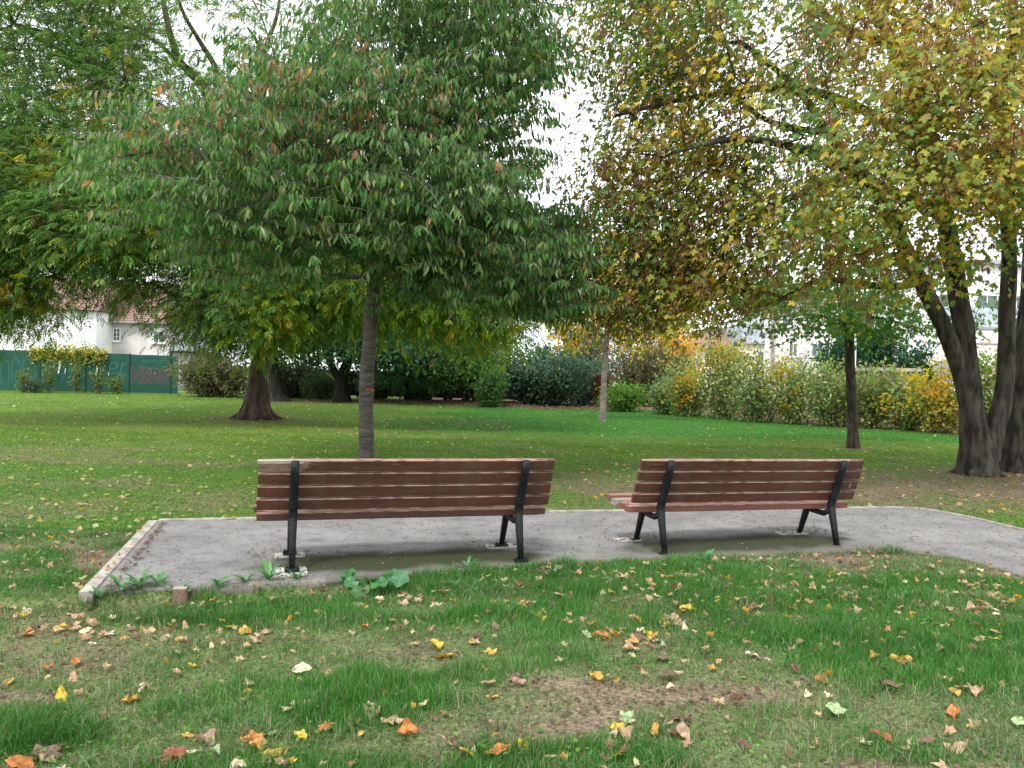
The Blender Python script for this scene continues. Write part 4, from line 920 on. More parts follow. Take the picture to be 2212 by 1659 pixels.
for (px0,py0,py1,wd) in((128,777,806,.13),(141,795,806,.05),(209,793,810,.10),(195,802,808,.03),(235,804,811,.04),(161,804,808,.03)):
    u=fx(px0); z0,z1=fz(px0,py1),fz(px0,py0)
    poly('torn_hole',[(u-wd*.5,-.016,z0),(u-wd*.1,-.016,z0-.02),(u+wd*.3,-.016,z0+.3*(z1-z0)),(u+wd*.6,-.016,z1-.1*(z1-z0)),(u+wd*.1,-.016,z1),(u-wd*.2,-.016,z0+.6*(z1-z0)),
        (u-wd*.5,-.013,z0),(u-wd*.1,-.013,z0-.02),(u+wd*.3,-.013,z0+.3*(z1-z0)),(u+wd*.6,-.013,z1-.1*(z1-z0)),(u+wd*.1,-.013,z1),(u-wd*.2,-.013,z0+.6*(z1-z0))],
        [(0,1,2,3,4,5)]+[(11,10,9,8,7,6)]+[(k,k+6,(k+1)%6+6,(k+1)%6) for k in range(6)],M_tear,froot)
M_g1=mat('grey_brown_spray',(.045,.035,.033),.8,(.065,.05,.048),6); M_g2=mat('pale_spray',(.12,.13,.12),.8); M_g3=mat('thin_pale_spray',(.03,.12,.095),.8)
def graf(txt,pxc,pyb,size,m,off,y,ext=.001,shear=0,sp=1.,sx=1):
    t=text_mesh('graffiti',txt,size,ext,m,froot,off,shear,sp); t.location=(fx(pxc),y,fz(pxc,pyb)); t.rotation_euler=(math.pi/2,0,0); t.scale=(sx,1,1); return t
graf('NBRN',327,827,1.0,M_g2,.06,-.0145,sx=.70,sp=1.0); graf('NBRN',327,827,1.0,M_g1,.042,-.0185,sx=.70,sp=1.0)
graf('MERXIL',332,784,.22,M_g3,0,-.0145,sx=1.3,sp=1.1)
graf('PL',252,812,1.0,M_g3,-.012,-.0145,shear=.2,sp=1.05)
def strokes(ptsl,wd):
    for pl in ptsl:
        q=[(fx(a),-.016,fz(a,b)) for a,b in pl]; Q,W=smoothpath(q,[wd]*len(q),6); Q[:,1]=-.014
        V,Fc=tube([(Q,W)],4); V[:,1]=-.014+(V[:,1]+.014)*.15
        link('graffiti',npmesh('graffiti',V,Fc),M_g3,froot)
strokes([[(5,830),(2,800),(8,778),(18,785),(20,825)],[(28,820),(25,790),(32,775),(42,785),(44,815),(36,830)],[(52,810),(50,785),(60,774),(72,782),(78,800),(72,818),(58,815)],[(135,820),(145,780),(152,815)],[(192,815),(200,778),(208,812)],[(268,806),(238,806)],[(262,790),(276,784)]],.018)
SAP='yellowing saplings in front of the green fence'
for i,(a,w_,top,lab) in enumerate(((50,26,790,'sapling in front of the first green fence panel'),(107,34,768,'leafy sapling with bare lower stem beneath the vine on the green fence'),(164,26,770,'upright yellow green sapling left of the second fence post in view'),
    (212,28,778,'yellow green sapling right of the second fence post, by a torn white hole'),(254,28,808,'low yellow green sapling left of the third fence post in view'))):
    bush('fence_sapling',lab,a,848+a*.008,37.0+a*.004,w_,top,[((.12,.17,.04),3),((.08,.13,.035),3),((.22,.24,.06),1)],150+i,.12,.07,nst=7,cat='sapling',group=SAP)
bush('low_weed_clump','low grey green weeds at the foot of the first fence panel',72,846,37,40,818,[((.07,.11,.06),3)],158,.12,.15,nst=10,cat='weeds')
# vine lying over the rail
vp=fb+fd*fx(150); rng=R(161)
root=empty('climbing_vine',(vp[0],vp[1],hgt),'yellow green vine spilling over the top rail of the green fence','vine')
u=rng.rand(1900)*2-1; B=np.stack([fd[0]*u*1.75,fd[1]*u*1.75+rng.randn(1900)*.15-.1,rng.randn(1900)*.17*(1-u*u*.7)+.1-np.maximum(0,rng.rand(1900)-.6)*1.2],1)
V,Fc,C=scatter(*T_kite,B,frames(rng.randn(1900,3),rng.randn(1900,3)+np.array([0,-.5,.8])),.15*(.6+.6*rng.rand(1900)),pick(rng,[((.40,.36,.08),3),((.25,.28,.05),2),((.12,.17,.03),1)],1900))
link('foliage',npmesh('foliage',V,Fc,C),M_leaf,root)
ch=[smoothpath([(fd[0]*a_,fd[1]*a_,-.1),(fd[0]*(a_+.6),fd[1]*(a_+.6),.08),(fd[0]*(a_+1.2),fd[1]*(a_+1.2),-.05)],[.015,.012,.006],4) for a_ in(-1.6,-.7,.2)]
V,Fc=tube(ch,4); link('stems',npmesh('stems',V,Fc),M_twig,root)
# ------------------------------------------------------------------ houses
def tilemat(name,c,c2):
    m,nt,b,o=newmat(name); t=N(nt,'ShaderNodeTexCoord'); br=N(nt,'ShaderNodeTexBrick'); mp=N(nt,'ShaderNodeMapping')
    nt.links.new(t.outputs['Object'],mp.inputs[0]); mp.inputs['Rotation'].default_value=(math.pi/2,0,0)
    nt.links.new(mp.outputs[0],br.inputs['Vector']); br.inputs['Color1'].default_value=(*c,1); br.inputs['Color2'].default_value=(*c2,1); br.inputs['Mortar'].default_value=(c[0]*.4,c[1]*.4,c[2]*.4,1)
    br.inputs['Scale'].default_value=1; br.inputs['Brick Width'].default_value=.28; br.inputs['Row Height'].default_value=.16; br.inputs['Mortar Size'].default_value=.018
    nt.links.new(br.outputs[0],b.inputs['Base Color']); b.inputs['Roughness'].default_value=.85; return m
M_tile=tilemat('red_roof_tiles',(.20,.115,.09),(.27,.17,.13)); M_slate=mat('grey_zinc_roof',(.24,.27,.32),.6,(.32,.35,.40),2)
M_white=mat('white_render',(.72,.72,.71),.9,(.82,.82,.81),1.5); M_pink=mat('pinkish_render',(.46,.42,.42),.9,(.58,.54,.54),1.2,6); M_cream=mat('cream_render',(.70,.64,.52),.9,(.78,.73,.62),1.5)
M_frame=mat('white_window_frame',(.8,.8,.8),.5); M_glass=mat('window_glass',(.05,.07,.08),.12,(.10,.13,.15),1,2,spec=.7); M_dark=mat('dark_metal',(.05,.05,.055),.6); M_gut=mat('grey_gutter',(.25,.26,.28),.5)
M_bal=mat('balcony_glass',(.30,.38,.45),.15,(.42,.50,.58),2,spec=.7); M_rail=mat('silver_rail',(.5,.52,.55),.4)
def window(root,x,z,w_,h,y,mull=1,bars=0,sill=True,shutter=0,label=None):
    # y: wall front plane (local); frame proud, pane set back in the frame
    bm=bmesh.new(); t=.055
    bm_box(bm,x-w_/2,x-w_/2+t,y-.05,y+.02,z,z+h); bm_box(bm,x+w_/2-t,x+w_/2,y-.05,y+.02,z,z+h)
    bm_box(bm,x-w_/2+t,x+w_/2-t,y-.05,y+.02,z+h-t,z+h); bm_box(bm,x-w_/2+t,x+w_/2-t,y-.05,y+.02,z,z+t)
    for k in range(mull): xm=x-w_/2+(k+1)*w_/(mull+1); bm_box(bm,xm-.02,xm+.02,y-.045,y+.015,z+t,z+h-t)
    for k in range(bars):
        zm=z+(k+1)*h/(bars+1)
        for j in range(mull+1):
            xa=x-w_/2+j*w_/(mull+1)+(t if j==0 else .02); xb=x-w_/2+(j+1)*w_/(mull+1)-(t if j==mull else .02); bm_box(bm,xa,xb,y-.043,y+.013,zm-.012,zm+.012)
    f=bm_done(bm,'window',M_frame,root)
    box('pane',x-w_/2+t*.5,x+w_/2-t*.5,y-.022,y-.016,z+t*.5,z+h-t*.5,M_glass,f)
    if sill: box('sill',x-w_/2-.06,x+w_/2+.06,y-.12,y-.002,z-.07,z-.003,M_frame,f)
    if shutter: box('shutter_box',x-w_/2-.01,x+w_/2+.01,y-.085,y-.052,z+h-shutter,z+h+.02,M_frame,f)
def X_(px,D,py=750): return P(px,py,D)[0]
def Z_(px,py,D): return P(px,py,D)[2]
# left: pinkish house
D=52.; xa,xb=X_(212,D),X_(366,D); xc=(xa+xb)/2; ze=Z_(290,691,D)
r1=empty('rendered_house',(xc,D,-.1),'pinkish grey house with red tiled roof behind the green fence at left','house')
box('wall',xa-xc,xb-xc,0,9,0,ze+.1,M_pink,r1)
poly('roof',[(xa-xc-.25,-.4,ze+.0),(xb-xc+.25,-.4,ze+.0),(xb-xc+.25,4.5,ze+3.),(xa-xc-.25,4.5,ze+3.),(xa-xc-.25,9.4,ze),(xb-xc+.25,9.4,ze),(xa-xc-.25,-.4,ze-.1),(xb-xc+.25,-.4,ze-.1),(xb-xc+.25,9.4,ze-.1),(xa-xc-.25,9.4,ze-.1)],
     [(0,1,2,3),(3,2,5,4),(6,7,1,0),(0,3,4,9,6),(1,7,8,5,2),(6,9,8,7),(4,5,8,9)],M_tile,r1)
box('gutter',xa-xc-.25,xb-xc+.25,-.52,-.402,ze-.14,ze-.02,M_gut,r1,.02)
box('downpipe',xa-xc+.02,xa-xc+.11,-.1,-.01,0,ze-.16,M_gut,r1)
window(r1,X_(252,D)-xc,Z_(252,737,D)+.1,.50,.86,0,1,2)
window(r1,X_(343,D)-xc,Z_(343,741,D)+.1,.78,.95,0,1,0,True,.22)
window(r1,X_(301,D)-xc,Z_(301,800,D)+.1,.95,.95,0,1,0,False,.2); window(r1,X_(340,D)-xc,Z_(340,802,D)+.1,.95,.95,0,1,0,False,.2)
# white house at far left
D=50.; xa,xb=X_(-260,D),X_(207,D); xc=(xa+xb)/2; ze=Z_(60,668,D)
r1=empty('white_house',(xc,D,-.1),'plain white walled house behind the green fence at the far left','house')
box('wall',xa-xc,xb-xc,0,9,0,ze+.1,M_white,r1)
poly('roof',[(xa-xc-.3,-.4,ze+.1),(xb-xc+.3,-.4,ze+.1),(xb-xc+.3,4.5,ze+2.6),(xa-xc-.3,4.5,ze+2.6),(xa-xc-.3,9.4,ze+.1),(xb-xc+.3,9.4,ze+.1)],[(0,1,2,3),(3,2,5,4),(0,3,4),(1,5,2),(0,4,5,1)],M_tile,r1)
window(r1,X_(-120,D)-xc,Z_(-120,735,D)+.1,1.1,1.3,0); box('step_ledge',xa-xc,xb-xc+.004,-.06,-.003,1.9,1.98,M_frame,r1)
# dark shed beside it
D=47.; xa,xb=X_(367,D),X_(425,D); xc=(xa+xb)/2
r1=empty('dark_shed',(xc,D,-.1),'dark grey lean-to with pale sloping roof right of the pinkish house','shed')
zt=Z_(380,757,D)+.1
box('wall',xa-xc,xb-xc,0,4,0,zt,M_dark,r1); poly('roof',[(xa-xc-.1,-.3,zt+.05),(xb-xc+.1,-.3,zt+.05),(xb-xc+.1,4.1,zt+.7),(xa-xc-.1,4.1,zt+.7),(xa-xc-.1,-.3,zt-.03),(xb-xc+.1,-.3,zt-.03),(xb-xc+.1,4.1,zt+.6),(xa-xc-.1,4.1,zt+.6)],[(0,1,2,3),(7,6,5,4),(0,4,5,1),(1,5,6,2),(2,6,7,3),(3,7,4,0)],M_slate,r1)
bm=bmesh.new(); bm_box(bm,-.6,.5,-.05,-.004,.1,zt-.15); bm_done(bm,'door',M_gut,r1)
# pale building behind the yellow tree
D=75.; xa,xb=X_(1195,D),X_(1440,D); xc=(xa+xb)/2; ze=Z_(1320,722,D)
r1=empty('pale_house',(xc,D,-.1),'pale house glimpsed behind the young yellow tree','house')
box('wall',xa-xc,xb-xc,0,9,0,ze+.1,M_white,r1)
poly('roof',[(xa-xc-.3,-.4,ze+.1),(xb-xc+.3,-.4,ze+.1),(xb-xc-1.5,4.5,ze+1.9),(xa-xc+1.5,4.5,ze+1.9),(xa-xc-.3,9.4,ze+.1),(xb-xc+.3,9.4,ze+.1)],[(0,1,2,3),(3,2,5,4),(0,3,4),(1,5,2),(0,4,5,1)],M_slate,r1)
for a in(1230,1300,1395): window(r1,X_(a,D)-xc,ze-1.9,1.1,1.4,0)
# red roofed house (hip roof)
D=60.; xa,xb=X_(1508,D),X_(1602,D); xc=(xa+xb)/2; ze=Z_(1550,750,D)+.1; zr=Z_(1570,706,D)
r1=empty('red_roofed_house',(xc,D,-.1),'small cream house with hipped red tile roof behind the hedge, left of the utility pole','house')
box('wall',xa-xc,xb-xc,0,7,0,ze,M_cream,r1)
poly('roof',[(xa-xc-.35,-.4,ze),(xb-xc+.2,-.4,ze),(xb-xc+.2,7.4,ze),(xa-xc-.35,7.4,ze),(xa-xc+1.5,3.5,zr+.3),(xb-xc-.9,3.5,zr+.3)],[(0,1,5,4),(1,2,5),(2,3,4,5),(3,0,4),(0,3,2,1)],M_tile,r1)
box('gutter',xa-xc-.35,xb-xc+.2,-.5,-.402,ze-.1,ze-.003,M_gut,r1)
window(r1,X_(1533,D)-xc,Z_(1533,795,D)+.1,.8,1.1,0,1)
# grey roofed white house
D=58.; xa,xb=X_(1604,D),X_(1666,D); xc=(xa+xb)/2; ze=Z_(1640,743,D)+.1; zr=Z_(1640,722,D)
r1=empty('grey_roofed_house',(xc,D,-.1),'cream house with grey mansard roof directly left of the utility pole','house')
box('wall',xa-xc,xb-xc,0,7,0,ze,M_cream,r1)
poly('roof',[(xa-xc-.1,-.3,ze),(xb-xc+.1,-.3,ze),(xb-xc+.1,7.3,ze),(xa-xc-.1,7.3,ze),(xa-xc+.1,.5,zr+.9),(xb-xc-.1,.5,zr+.9),(xb-xc-.1,6.5,zr+.9),(xa-xc+.1,6.5,zr+.9)],[(0,1,5,4),(1,2,6,5),(2,3,7,6),(3,0,4,7),(4,5,6,7),(3,2,1,0)],M_slate,r1)
window(r1,X_(1650,D)-xc,Z_(1650,790,D)+.1,.95,1.05,0,1)
# big white house
D=56.; xa,xb=X_(1669,D),X_(1800,D); xc=(xa+xb)/2; ze=Z_(1730,664,D)
r1=empty('white_gabled_house',(xc,D,-.1),'tall white house behind the hedge, right of the utility pole','house')
box('wall',xa-xc,xb-xc,0,8,0,ze+.1,M_white,r1)
poly('roof',[(xa-xc-.3,-.4,ze+.1),(xb-xc+.3,-.4,ze+.1),(xb-xc+.3,4,ze+2),(xa-xc-.3,4,ze+2),(xa-xc-.3,8.4,ze+.1),(xb-xc+.3,8.4,ze+.1)],[(0,1,2,3),(3,2,5,4),(0,3,4),(1,5,2),(0,4,5,1)],M_tile,r1)
window(r1,X_(1713,D)-xc,Z_(1713,771,D)+.1,.62,.98,0,1); window(r1,X_(1765,D)-xc,Z_(1765,771,D)+.1,.8,.98,0,1); window(r1,X_(1700,D)-xc,Z_(1700,705,D)+.1,.8,.98,0,1)
# red roofed house behind conifers
D=57.; xa,xb=X_(1905,D),X_(2008,D); xc=(xa+xb)/2; ze=Z_(1960,722,D)+.1
r1=empty('shaded_red_roofed_house',(xc,D,-.1),'house with large red tiled roof behind the conifers, left of the white block','house')
box('wall',xa-xc,xb-xc,0,8,0,ze,M_cream,r1)
poly('roof',[(xa-xc-.3,-.4,ze),(xb-xc+.3,-.4,ze),(xb-xc+.3,4,ze+2.9),(xa-xc-.3,4,ze+2.9),(xa-xc-.3,8.4,ze),(xb-xc+.3,8.4,ze)],[(0,1,2,3),(3,2,5,4),(0,3,4),(1,5,2),(0,4,5,1)],M_tile,r1)
window(r1,X_(1975,D)-xc,Z_(1975,775,D)+.1,.7,1.2,0,1)
# white modern block
D=48.; xa,xb=X_(2010,D),X_(2420,D); xc=(xa+xb)/2; z1=Z_(2100,702,D)+.1; z2=Z_(2100,560,D)
r1=empty('white_block',(xc,D,-.1),'white modern block with glazed balconies behind the right maple stems','building')
box('lower_wall',xa-xc,xb-xc,0,10,0,z1,M_white,r1); box('upper_wall',xa-xc+.9,xb-xc,1.3,10,z1+.002,z2,M_white,r1)
box('roof_slab',xa-xc+.6,xb-xc+.2,.9,10.1,z2+.002,z2+.25,M_slate,r1); box('ledge',xa-xc-.05,xb-xc+.05,-.12,-.003,z1-.22,z1-.05,M_slate,r1)
box('shadow_strip',xa-xc,xb-xc,-.06,-.003,Z_(2100,743,D)+.1,Z_(2100,740,D)+.1,M_gut,r1)  # thin grey strip standing in for a shadow line across the lower wall
bal=box('balcony_glass',xa-xc+.05,xb-xc,.02,.05,z1+.003,z1+1.05,M_bal,r1)
for k in range(12): box('balcony_post',xa-xc+.02+k*1.0,xa-xc+.07+k*1.0,-.04,.016,z1+.003,z1+1.12,M_rail,r1)
for k in range(4): window(r1,xa-xc+2.0+k*2.4,z1+.1,1.9,1.9,1.3,2,0,False)
window(r1,X_(2121,D)-xc,Z_(2121,738,D)+.1,.32,.22,0,0,0,False);window(r1,X_(2134,D)-xc,Z_(2134,738,D)+.1,.32,.22,0,0,0,False)
box('garage_door',X_(2021,D)-xc,X_(2056,D)-xc,-.05,-.003,.1,Z_(2040,779,D)+.1,M_gut,r1)
# low shed roof behind the hedge
D=32.; xa,xb=X_(1905,D),X_(1992,D); xc=(xa+xb)/2; zt=Z_(1950,797,D)
r1=empty('low_shed',(xc,D,-.1),'low shed with flat grey roof just above the hedge, right of the slim trunk','shed')
box('wall',xa-xc+.1,xb-xc-.1,.1,2.9,0,zt,mat('shed_brown',(.10,.07,.06),.9),r1); box('roof',xa-xc,xb-xc,0,3,zt+.002,zt+.14,mat('grey_felt',(.26,.26,.24),.9,(.36,.36,.34),6),r1); bm=bmesh.new(); bm_box(bm,-.4,.4,.04,.097,.1,1.6); bm_done(bm,'door',M_gut,r1)
# concrete pole with recesses
D=52.; c=P(1668.5,790,D); zt=Z_(1668,610,D)
M_pole=mat('pole_concrete',(.30,.26,.24),.9,(.38,.34,.31),4)
r1=empty('utility_pole',(c[0],D,-.1),'grey concrete utility pole with a row of recesses rising behind the hedge','utility pole')
bm=bmesh.new(); bm_box(bm,-.13,-.06,-.11,.11,0,zt); bm_box(bm,.0,.13,-.11,.11,0,zt)
z=0
while z<zt-.4: bm_box(bm,-.059,-.001,-.10,.10,z,z+.42); z+=.72
bm_done(bm,'shaft',M_pole,r1); box('cross_arm',-.5,.5,-.19,-.112,zt-.35,zt-.22,M_gut,r1)
# slender white lamp post right of the slim trunk
D=40.; c=P(1846,800,D); zt=Z_(1846,640,D); r1=empty('lamp_post',(c[0],D,-.05),'thin white lamp post partly hidden by the slim dark trunk','lamp post')
V,Fc=tube([(np.array([(0,0,0),(0,0,1),(0,0,zt)]),[.075,.06,.045])],10); link('post',npmesh('post',V,Fc,smooth=True),M_frame,r1)
bm=bmesh.new(); bm_box(bm,-.45,.06,-.08,.08,zt,zt+.09); bm_done(bm,'lamp_head',M_rail,r1,.02)
# ------------------------------------------------------------------ grass
def blades(rng,x,y,h,wd,col,lean=.5):
    h=h*np.ones(len(x))
    n=len(x); z=gh(x,y); a=rng.rand(n)*6.283; ca,sa=np.cos(a),np.sin(a)
    la=rng.rand(n)*6.283; ll=lean*(rng.rand(n)**1.2)*h
    b=np.stack([x,y,z-.005],1); s=np.stack([ca,sa,0*a],1)*wd[:,None]*.5; up=np.stack([np.cos(la)*ll,np.sin(la)*ll,h],1)
    mid=b+np.stack([np.cos(la)*ll*.3,np.sin(la)*ll*.3,h*.62],1)
    V=np.stack([b-s,b+s,mid+s*.75,mid-s*.75,b+up*np.array([1,1,.92])],1).reshape(-1,3)
    i=(np.arange(n)*5)[:,None]; Fc=np.concatenate([i+np.array([[0,1,2]]),i+np.array([[0,2,3]]),i+np.array([[3,2,4]])],0)
    return V,Fc,np.repeat(col,5,0)
def field(seed,n,y0,y1,hh,ww,power=1.):
    rng=R(seed); y=y0+(y1-y0)*rng.rand(n)**power; half=y*.66+.6; x=(rng.rand(n)*2-1)*half; x=x+ (y*0)
    return rng,x,y
GP=[((.036,.125,.022),4),((.052,.155,.03),3),((.085,.17,.045),1.6),((.16,.18,.09),.6)]
GD=[((.09,.15,.05),3),((.16,.19,.10),3),((.25,.24,.15),1.2),((.05,.14,.03),2)]
def grassband(name,seed,n,y0,y1,h,wd,power,lab):
    rng,x,y=field(seed,n,y0,y1,h,wd,power)
    s=soilmask(x,y); lu0=np.where(y<7.2,lushmask(x,y),1.); keep=(rng.rand(n)>s*.93)&(rng.rand(n)<.58+.42*np.maximum(np.maximum(lu0,np.clip(1.6-(np.interp(x,NEARX,NEARY)-y)/.16,0,1)),np.clip((y-4.9)/1.2,0,1)*.8))&(~inpath(x,y,-.03))
    kerb=(np.abs((x+2.70)+(y-5.13)*.27)<.09)&(y>5.08)&(y<7.6); keep&=~kerb
    if y0>6: keep&=(rng.rand(n)<np.clip((y-y0)/(1.0 if y0<10 else 4.),.0,1))&(rng.rand(n)<np.clip((y1-y)/3.5,0,1))
    x,y,s=x[keep],y[keep],s[keep]; m=len(x)
    tuft=noise(x,y,.22,77,2); tall=np.clip((tuft-.45)*3.2,0,1)
    nearb=np.interp(x,NEARX,NEARY)-y
    edge=np.clip(1-np.abs(nearb-.10)/.14,0,1)*(x>-.4)
    f=np.clip((y<7.0)*1.0,0,1)
    lu=lushmask(x,y); dry=np.clip(noise(x,y*1.4,.5,88,2)*1.8-.05-lu*1.0+s*.7,0,1)*f
    hh=h*(.45+.75*rng.rand(m))*(.65+.75*tall*f)*(1+.5*edge)*(1-.25*dry)*(1+.45*lu*f)
    c1=pick(rng,GP,m,.3);c2=pick(rng,GD,m,.3); c=np.where((rng.rand(m)<dry*.85)[:,None],c2,c1)
    if y0>6.5:
        ol=olivef(x,y)
        c=c*(1-ol[:,None])+pick(rng,[((.14,.22,.038),3),((.20,.25,.06),1.3)],m)*ol[:,None]
    c=c*(.82+.62*noise(x,y,.55,123,3))[:,None]
    V,Fc,C=blades(rng,x,y,hh,wd*(.7+.6*rng.rand(m)),c,.75+1.3*dry if y0<6.5 else .6)
    o=link(name,npmesh(name,V,Fc,C),M_grass); tag(o,lab,'grass',kind='stuff')
grassband('front_grass',201,330000,2.3,7.1,.062,.0038,1.05,'patchy green grass of the near bank in front of the path')
grassband('mid_grass',202,370000,6.0,17.5,.040,.007,1.0,'short green lawn just beyond the path and benches')
grassband('far_grass',203,270000,12.,40,.05,.019,1.0,'short bright lawn stretching to the shrubs and fence')
# ------------------------------------------------------------------ broad leaved weeds
def jagleaf(n=9,w_=.16,jag=.35):
    V=[];Fc=[]
    for i in range(n+1):
        t=i/n; ww=w_*math.sin(math.pi*min(1,t*.9+.1))**.8*(1 if i%2==0 else 1-jag)*(.35+.65*t)+(.012)
        if i==n: ww=.004
        z=.22*math.sin(t*2.4)-.10*t; V+=[[-ww,t,z+ww*.25],[0,t,z],[ww,t,z+ww*.25]]
    for i in range(n):
        a=i*3; Fc+=[[a,a+1,a+4],[a,a+4,a+3],[a+1,a+2,a+5],[a+1,a+5,a+4]]
    return np.array(V),np.array(Fc)
DL=jagleaf()
M_weed=leafmat('weed_leaf',.3,.45,.4)
def dandelion(x,y,size,n,seed,lab,z=None):
    rng=R(seed); z=float(gh(x,y)) if z is None else z
    a=np.arange(n)*2.4+rng.rand(n); el=.25+.6*rng.rand(n); d=np.stack([np.cos(a)*np.cos(el),np.sin(a)*np.cos(el),np.sin(el)],1)
    V,Fc,C=scatter(*DL,np.zeros((n,3)),frames(d,np.tile([0,0,1.],(n,1))),size*(.6+.5*rng.rand(n)),pick(rng,[((.07,.17,.06),1),((.10,.21,.08),1)],n))
    o=link('dandelion_plant',npmesh('dandelion_plant',V,Fc,C,True),M_weed,None,(x,y,z+.01)); tag(o,lab,'weed','dandelion rosettes along the near path edge')
for i,(a,b,sz,n,lab) in enumerate(((215,1295,.12,9,'dandelion rosette at the near left corner of the path kerb'),(262,1290,.15,10,'dandelion rosette just right of the kerb corner'),(300,1285,.17,12,'large dandelion rosette between the kerb corner and the post stub'),(345,1280,.15,10,'dandelion rosette left of the post stub by the path'),
     (385,1290,.13,9,'dandelion rosette at the foot of the post stub'),(470,1280,.13,9,'small dandelion rosette right of the post stub'),(530,1272,.14,9,'dandelion rosette halfway between the post stub and bench foot'),(580,1266,.16,12,'largest pale dandelion rosette in front of the left bench foot'),(640,1266,.14,9,'dandelion rosette just right of the concrete pad corner'),
     (1010,1225,.12,8,'dandelion rosette at the path edge under the left bench'),(1525,1222,.15,10,'pale dandelion rosette in the grass before the right bench'),(985,1262,.12,9,'low leafy rosette below the centre of the left bench'),(1195,1250,.12,8,'small rosette in grass right of the left bench foot'))):
    p=G(a,b,-.05 if a<900 else 0); dandelion(p[0],p[1],sz,n,300+i,lab)
def dock():
    rng=R(330); p=G(806,1268,-.03); z=float(gh(p[0],p[1])); root=empty('broad_leaf_weed',(p[0],p[1],z),'clump of broad wavy green leaves at the path edge under the left bench','weed')
    n=11
    k=14; V0=[[0,0,0]];
    for ring in (.5,1.):
        for j in range(k):
            a=j*6.283/k; r=ring*(.5+.06*math.cos(5*a))*(1 if not(j==k//2) else .6); V0.append([r*math.sin(a)*.95,.45+r*math.cos(a),.10*ring*math.sin(a*4)+.06*ring])
    F0=[[0,1+(j+1)%k,1+j] for j in range(k)]
    for j in range(k): j2=(j+1)%k; F0+=[[1+j,1+j2,1+k+j2],[1+j,1+k+j2,1+k+j]]
    V0=np.array(V0);V0[0]=[0,.45,0]
    for i in range(n):
        a=i*2.4+rng.rand()*.6; r=.04+.13*rng.rand(); hgt_=.05+.10*rng.rand(); hp=np.array([math.cos(a)*r*1.25,math.sin(a)*r*.7,hgt_])
        d=np.array([[math.cos(a),math.sin(a)*.8,-.1-.4*rng.rand()]]); nv=np.array([[0,-.35,1.]])+rng.randn(1,3)*.3
        V,Fc,C=scatter(V0,np.array(F0),hp[None],frames(d,nv),np.array([.09+.05*rng.rand()]),pick(rng,[((.06,.17,.08),1),((.05,.15,.05),1)],1,.15))
        lf=link('leaf',npmesh('leaf',V,Fc,C,True),M_weed,root)
        V,Fc=tube([smoothpath([(0,0,0),tuple(hp*np.array([.6,.6,.7])),tuple(hp)],[.004,.003,.003],4)],5); link('stalk',npmesh('stalk',V,Fc,np.tile([.09,.2,.04],(len(V),1)),True),M_weed,lf)
dock()
# small clover-like ground weeds at left lawn and the bank
rng=R(340); n=9000; y=3+rng.rand(n)*6.5; x=(rng.rand(n)*2-1)*(y*.66+.4); k=(~inpath(x,y,.12))&(noise(x,y,.6,91)>.52)&(rng.rand(n)>soilmask(x,y)*.8); x,y=x[k],y[k]
d=np.stack([rng.randn(len(x)),rng.randn(len(x)),.2+.3*rng.rand(len(x))],1)
V,Fc,C=scatter(T_kite[0]*np.array([1.3,1,1]),T_kite[1],np.stack([x,y,gh(x,y)+.02+.02*rng.rand(len(x))],1),frames(d,np.array([0,0,1.])+rng.randn(len(x),3)*.2),.022*(.6+.8*rng.rand(len(x))),pick(rng,[((.08,.19,.03),2),((.12,.24,.05),1)],len(x)))
tag(link('clover',npmesh('clover',V,Fc,C),M_grass),'small round leaved clover scattered through the grass','ground cover',kind='stuff')
# ------------------------------------------------------------------ fallen leaves
def ovate(seed,curl,fold,wd,cr=.05):
    rng=R(seed); nu,nv=13,9; V=[];Fc=[]; e=rng.rand(40)
    for i in range(nu):
        t=i/(nu-1)
        for j in range(nv):
            s_=(j/(nv-1)*2-1); ww=wd*math.sin(math.pi*(t**.85*.93+.035))**.85*(1+.16*math.sin(t*11+seed+ (2 if s_>0 else 0))+.12*(e[i+ (13 if s_>0 else 0)]-.5))
            x_=s_*ww; y_=t-.5
            z=curl*(y_*y_-.08)+fold*abs(s_)**1.5*ww*1.3+cr*(math.sin(11*t+2.5*s_+seed)+.7*math.sin(6*s_+seed*3+4*t)+.5*math.sin(19*t-5*s_))
            V.append([x_*(1-.2*abs(fold)*abs(s_)),y_,z])
    for i in range(nu-1):
        for j in range(nv-1):
            a=i*nv+j; Fc.append([a,a+1,a+nv+1,a+nv])
    a=len(V); V+=[[-.008,-.5,V[4][2]],[.008,-.5,V[4][2]],[.006,-.75,.04],[-.006,-.75,.04]]; Fc.append([a,a+1,a+2,a+3])
    me=npmesh('fallen_leaf',np.array(V),np.array(Fc),None,True); me.materials.append(M_fallen); return me
flat_=[ovate(1,.25,.25,.34,.035),ovate(2,-.3,.3,.32,.04),ovate(3,-.4,.2,.38,.05),ovate(4,.3,-.3,.30,.04)]
curled=[ovate(5,.5,.7,.36,.08),ovate(6,-.6,.6,.42,.10),ovate(7,.7,.8,.32,.09),ovate(8,.5,-.8,.38,.10)]
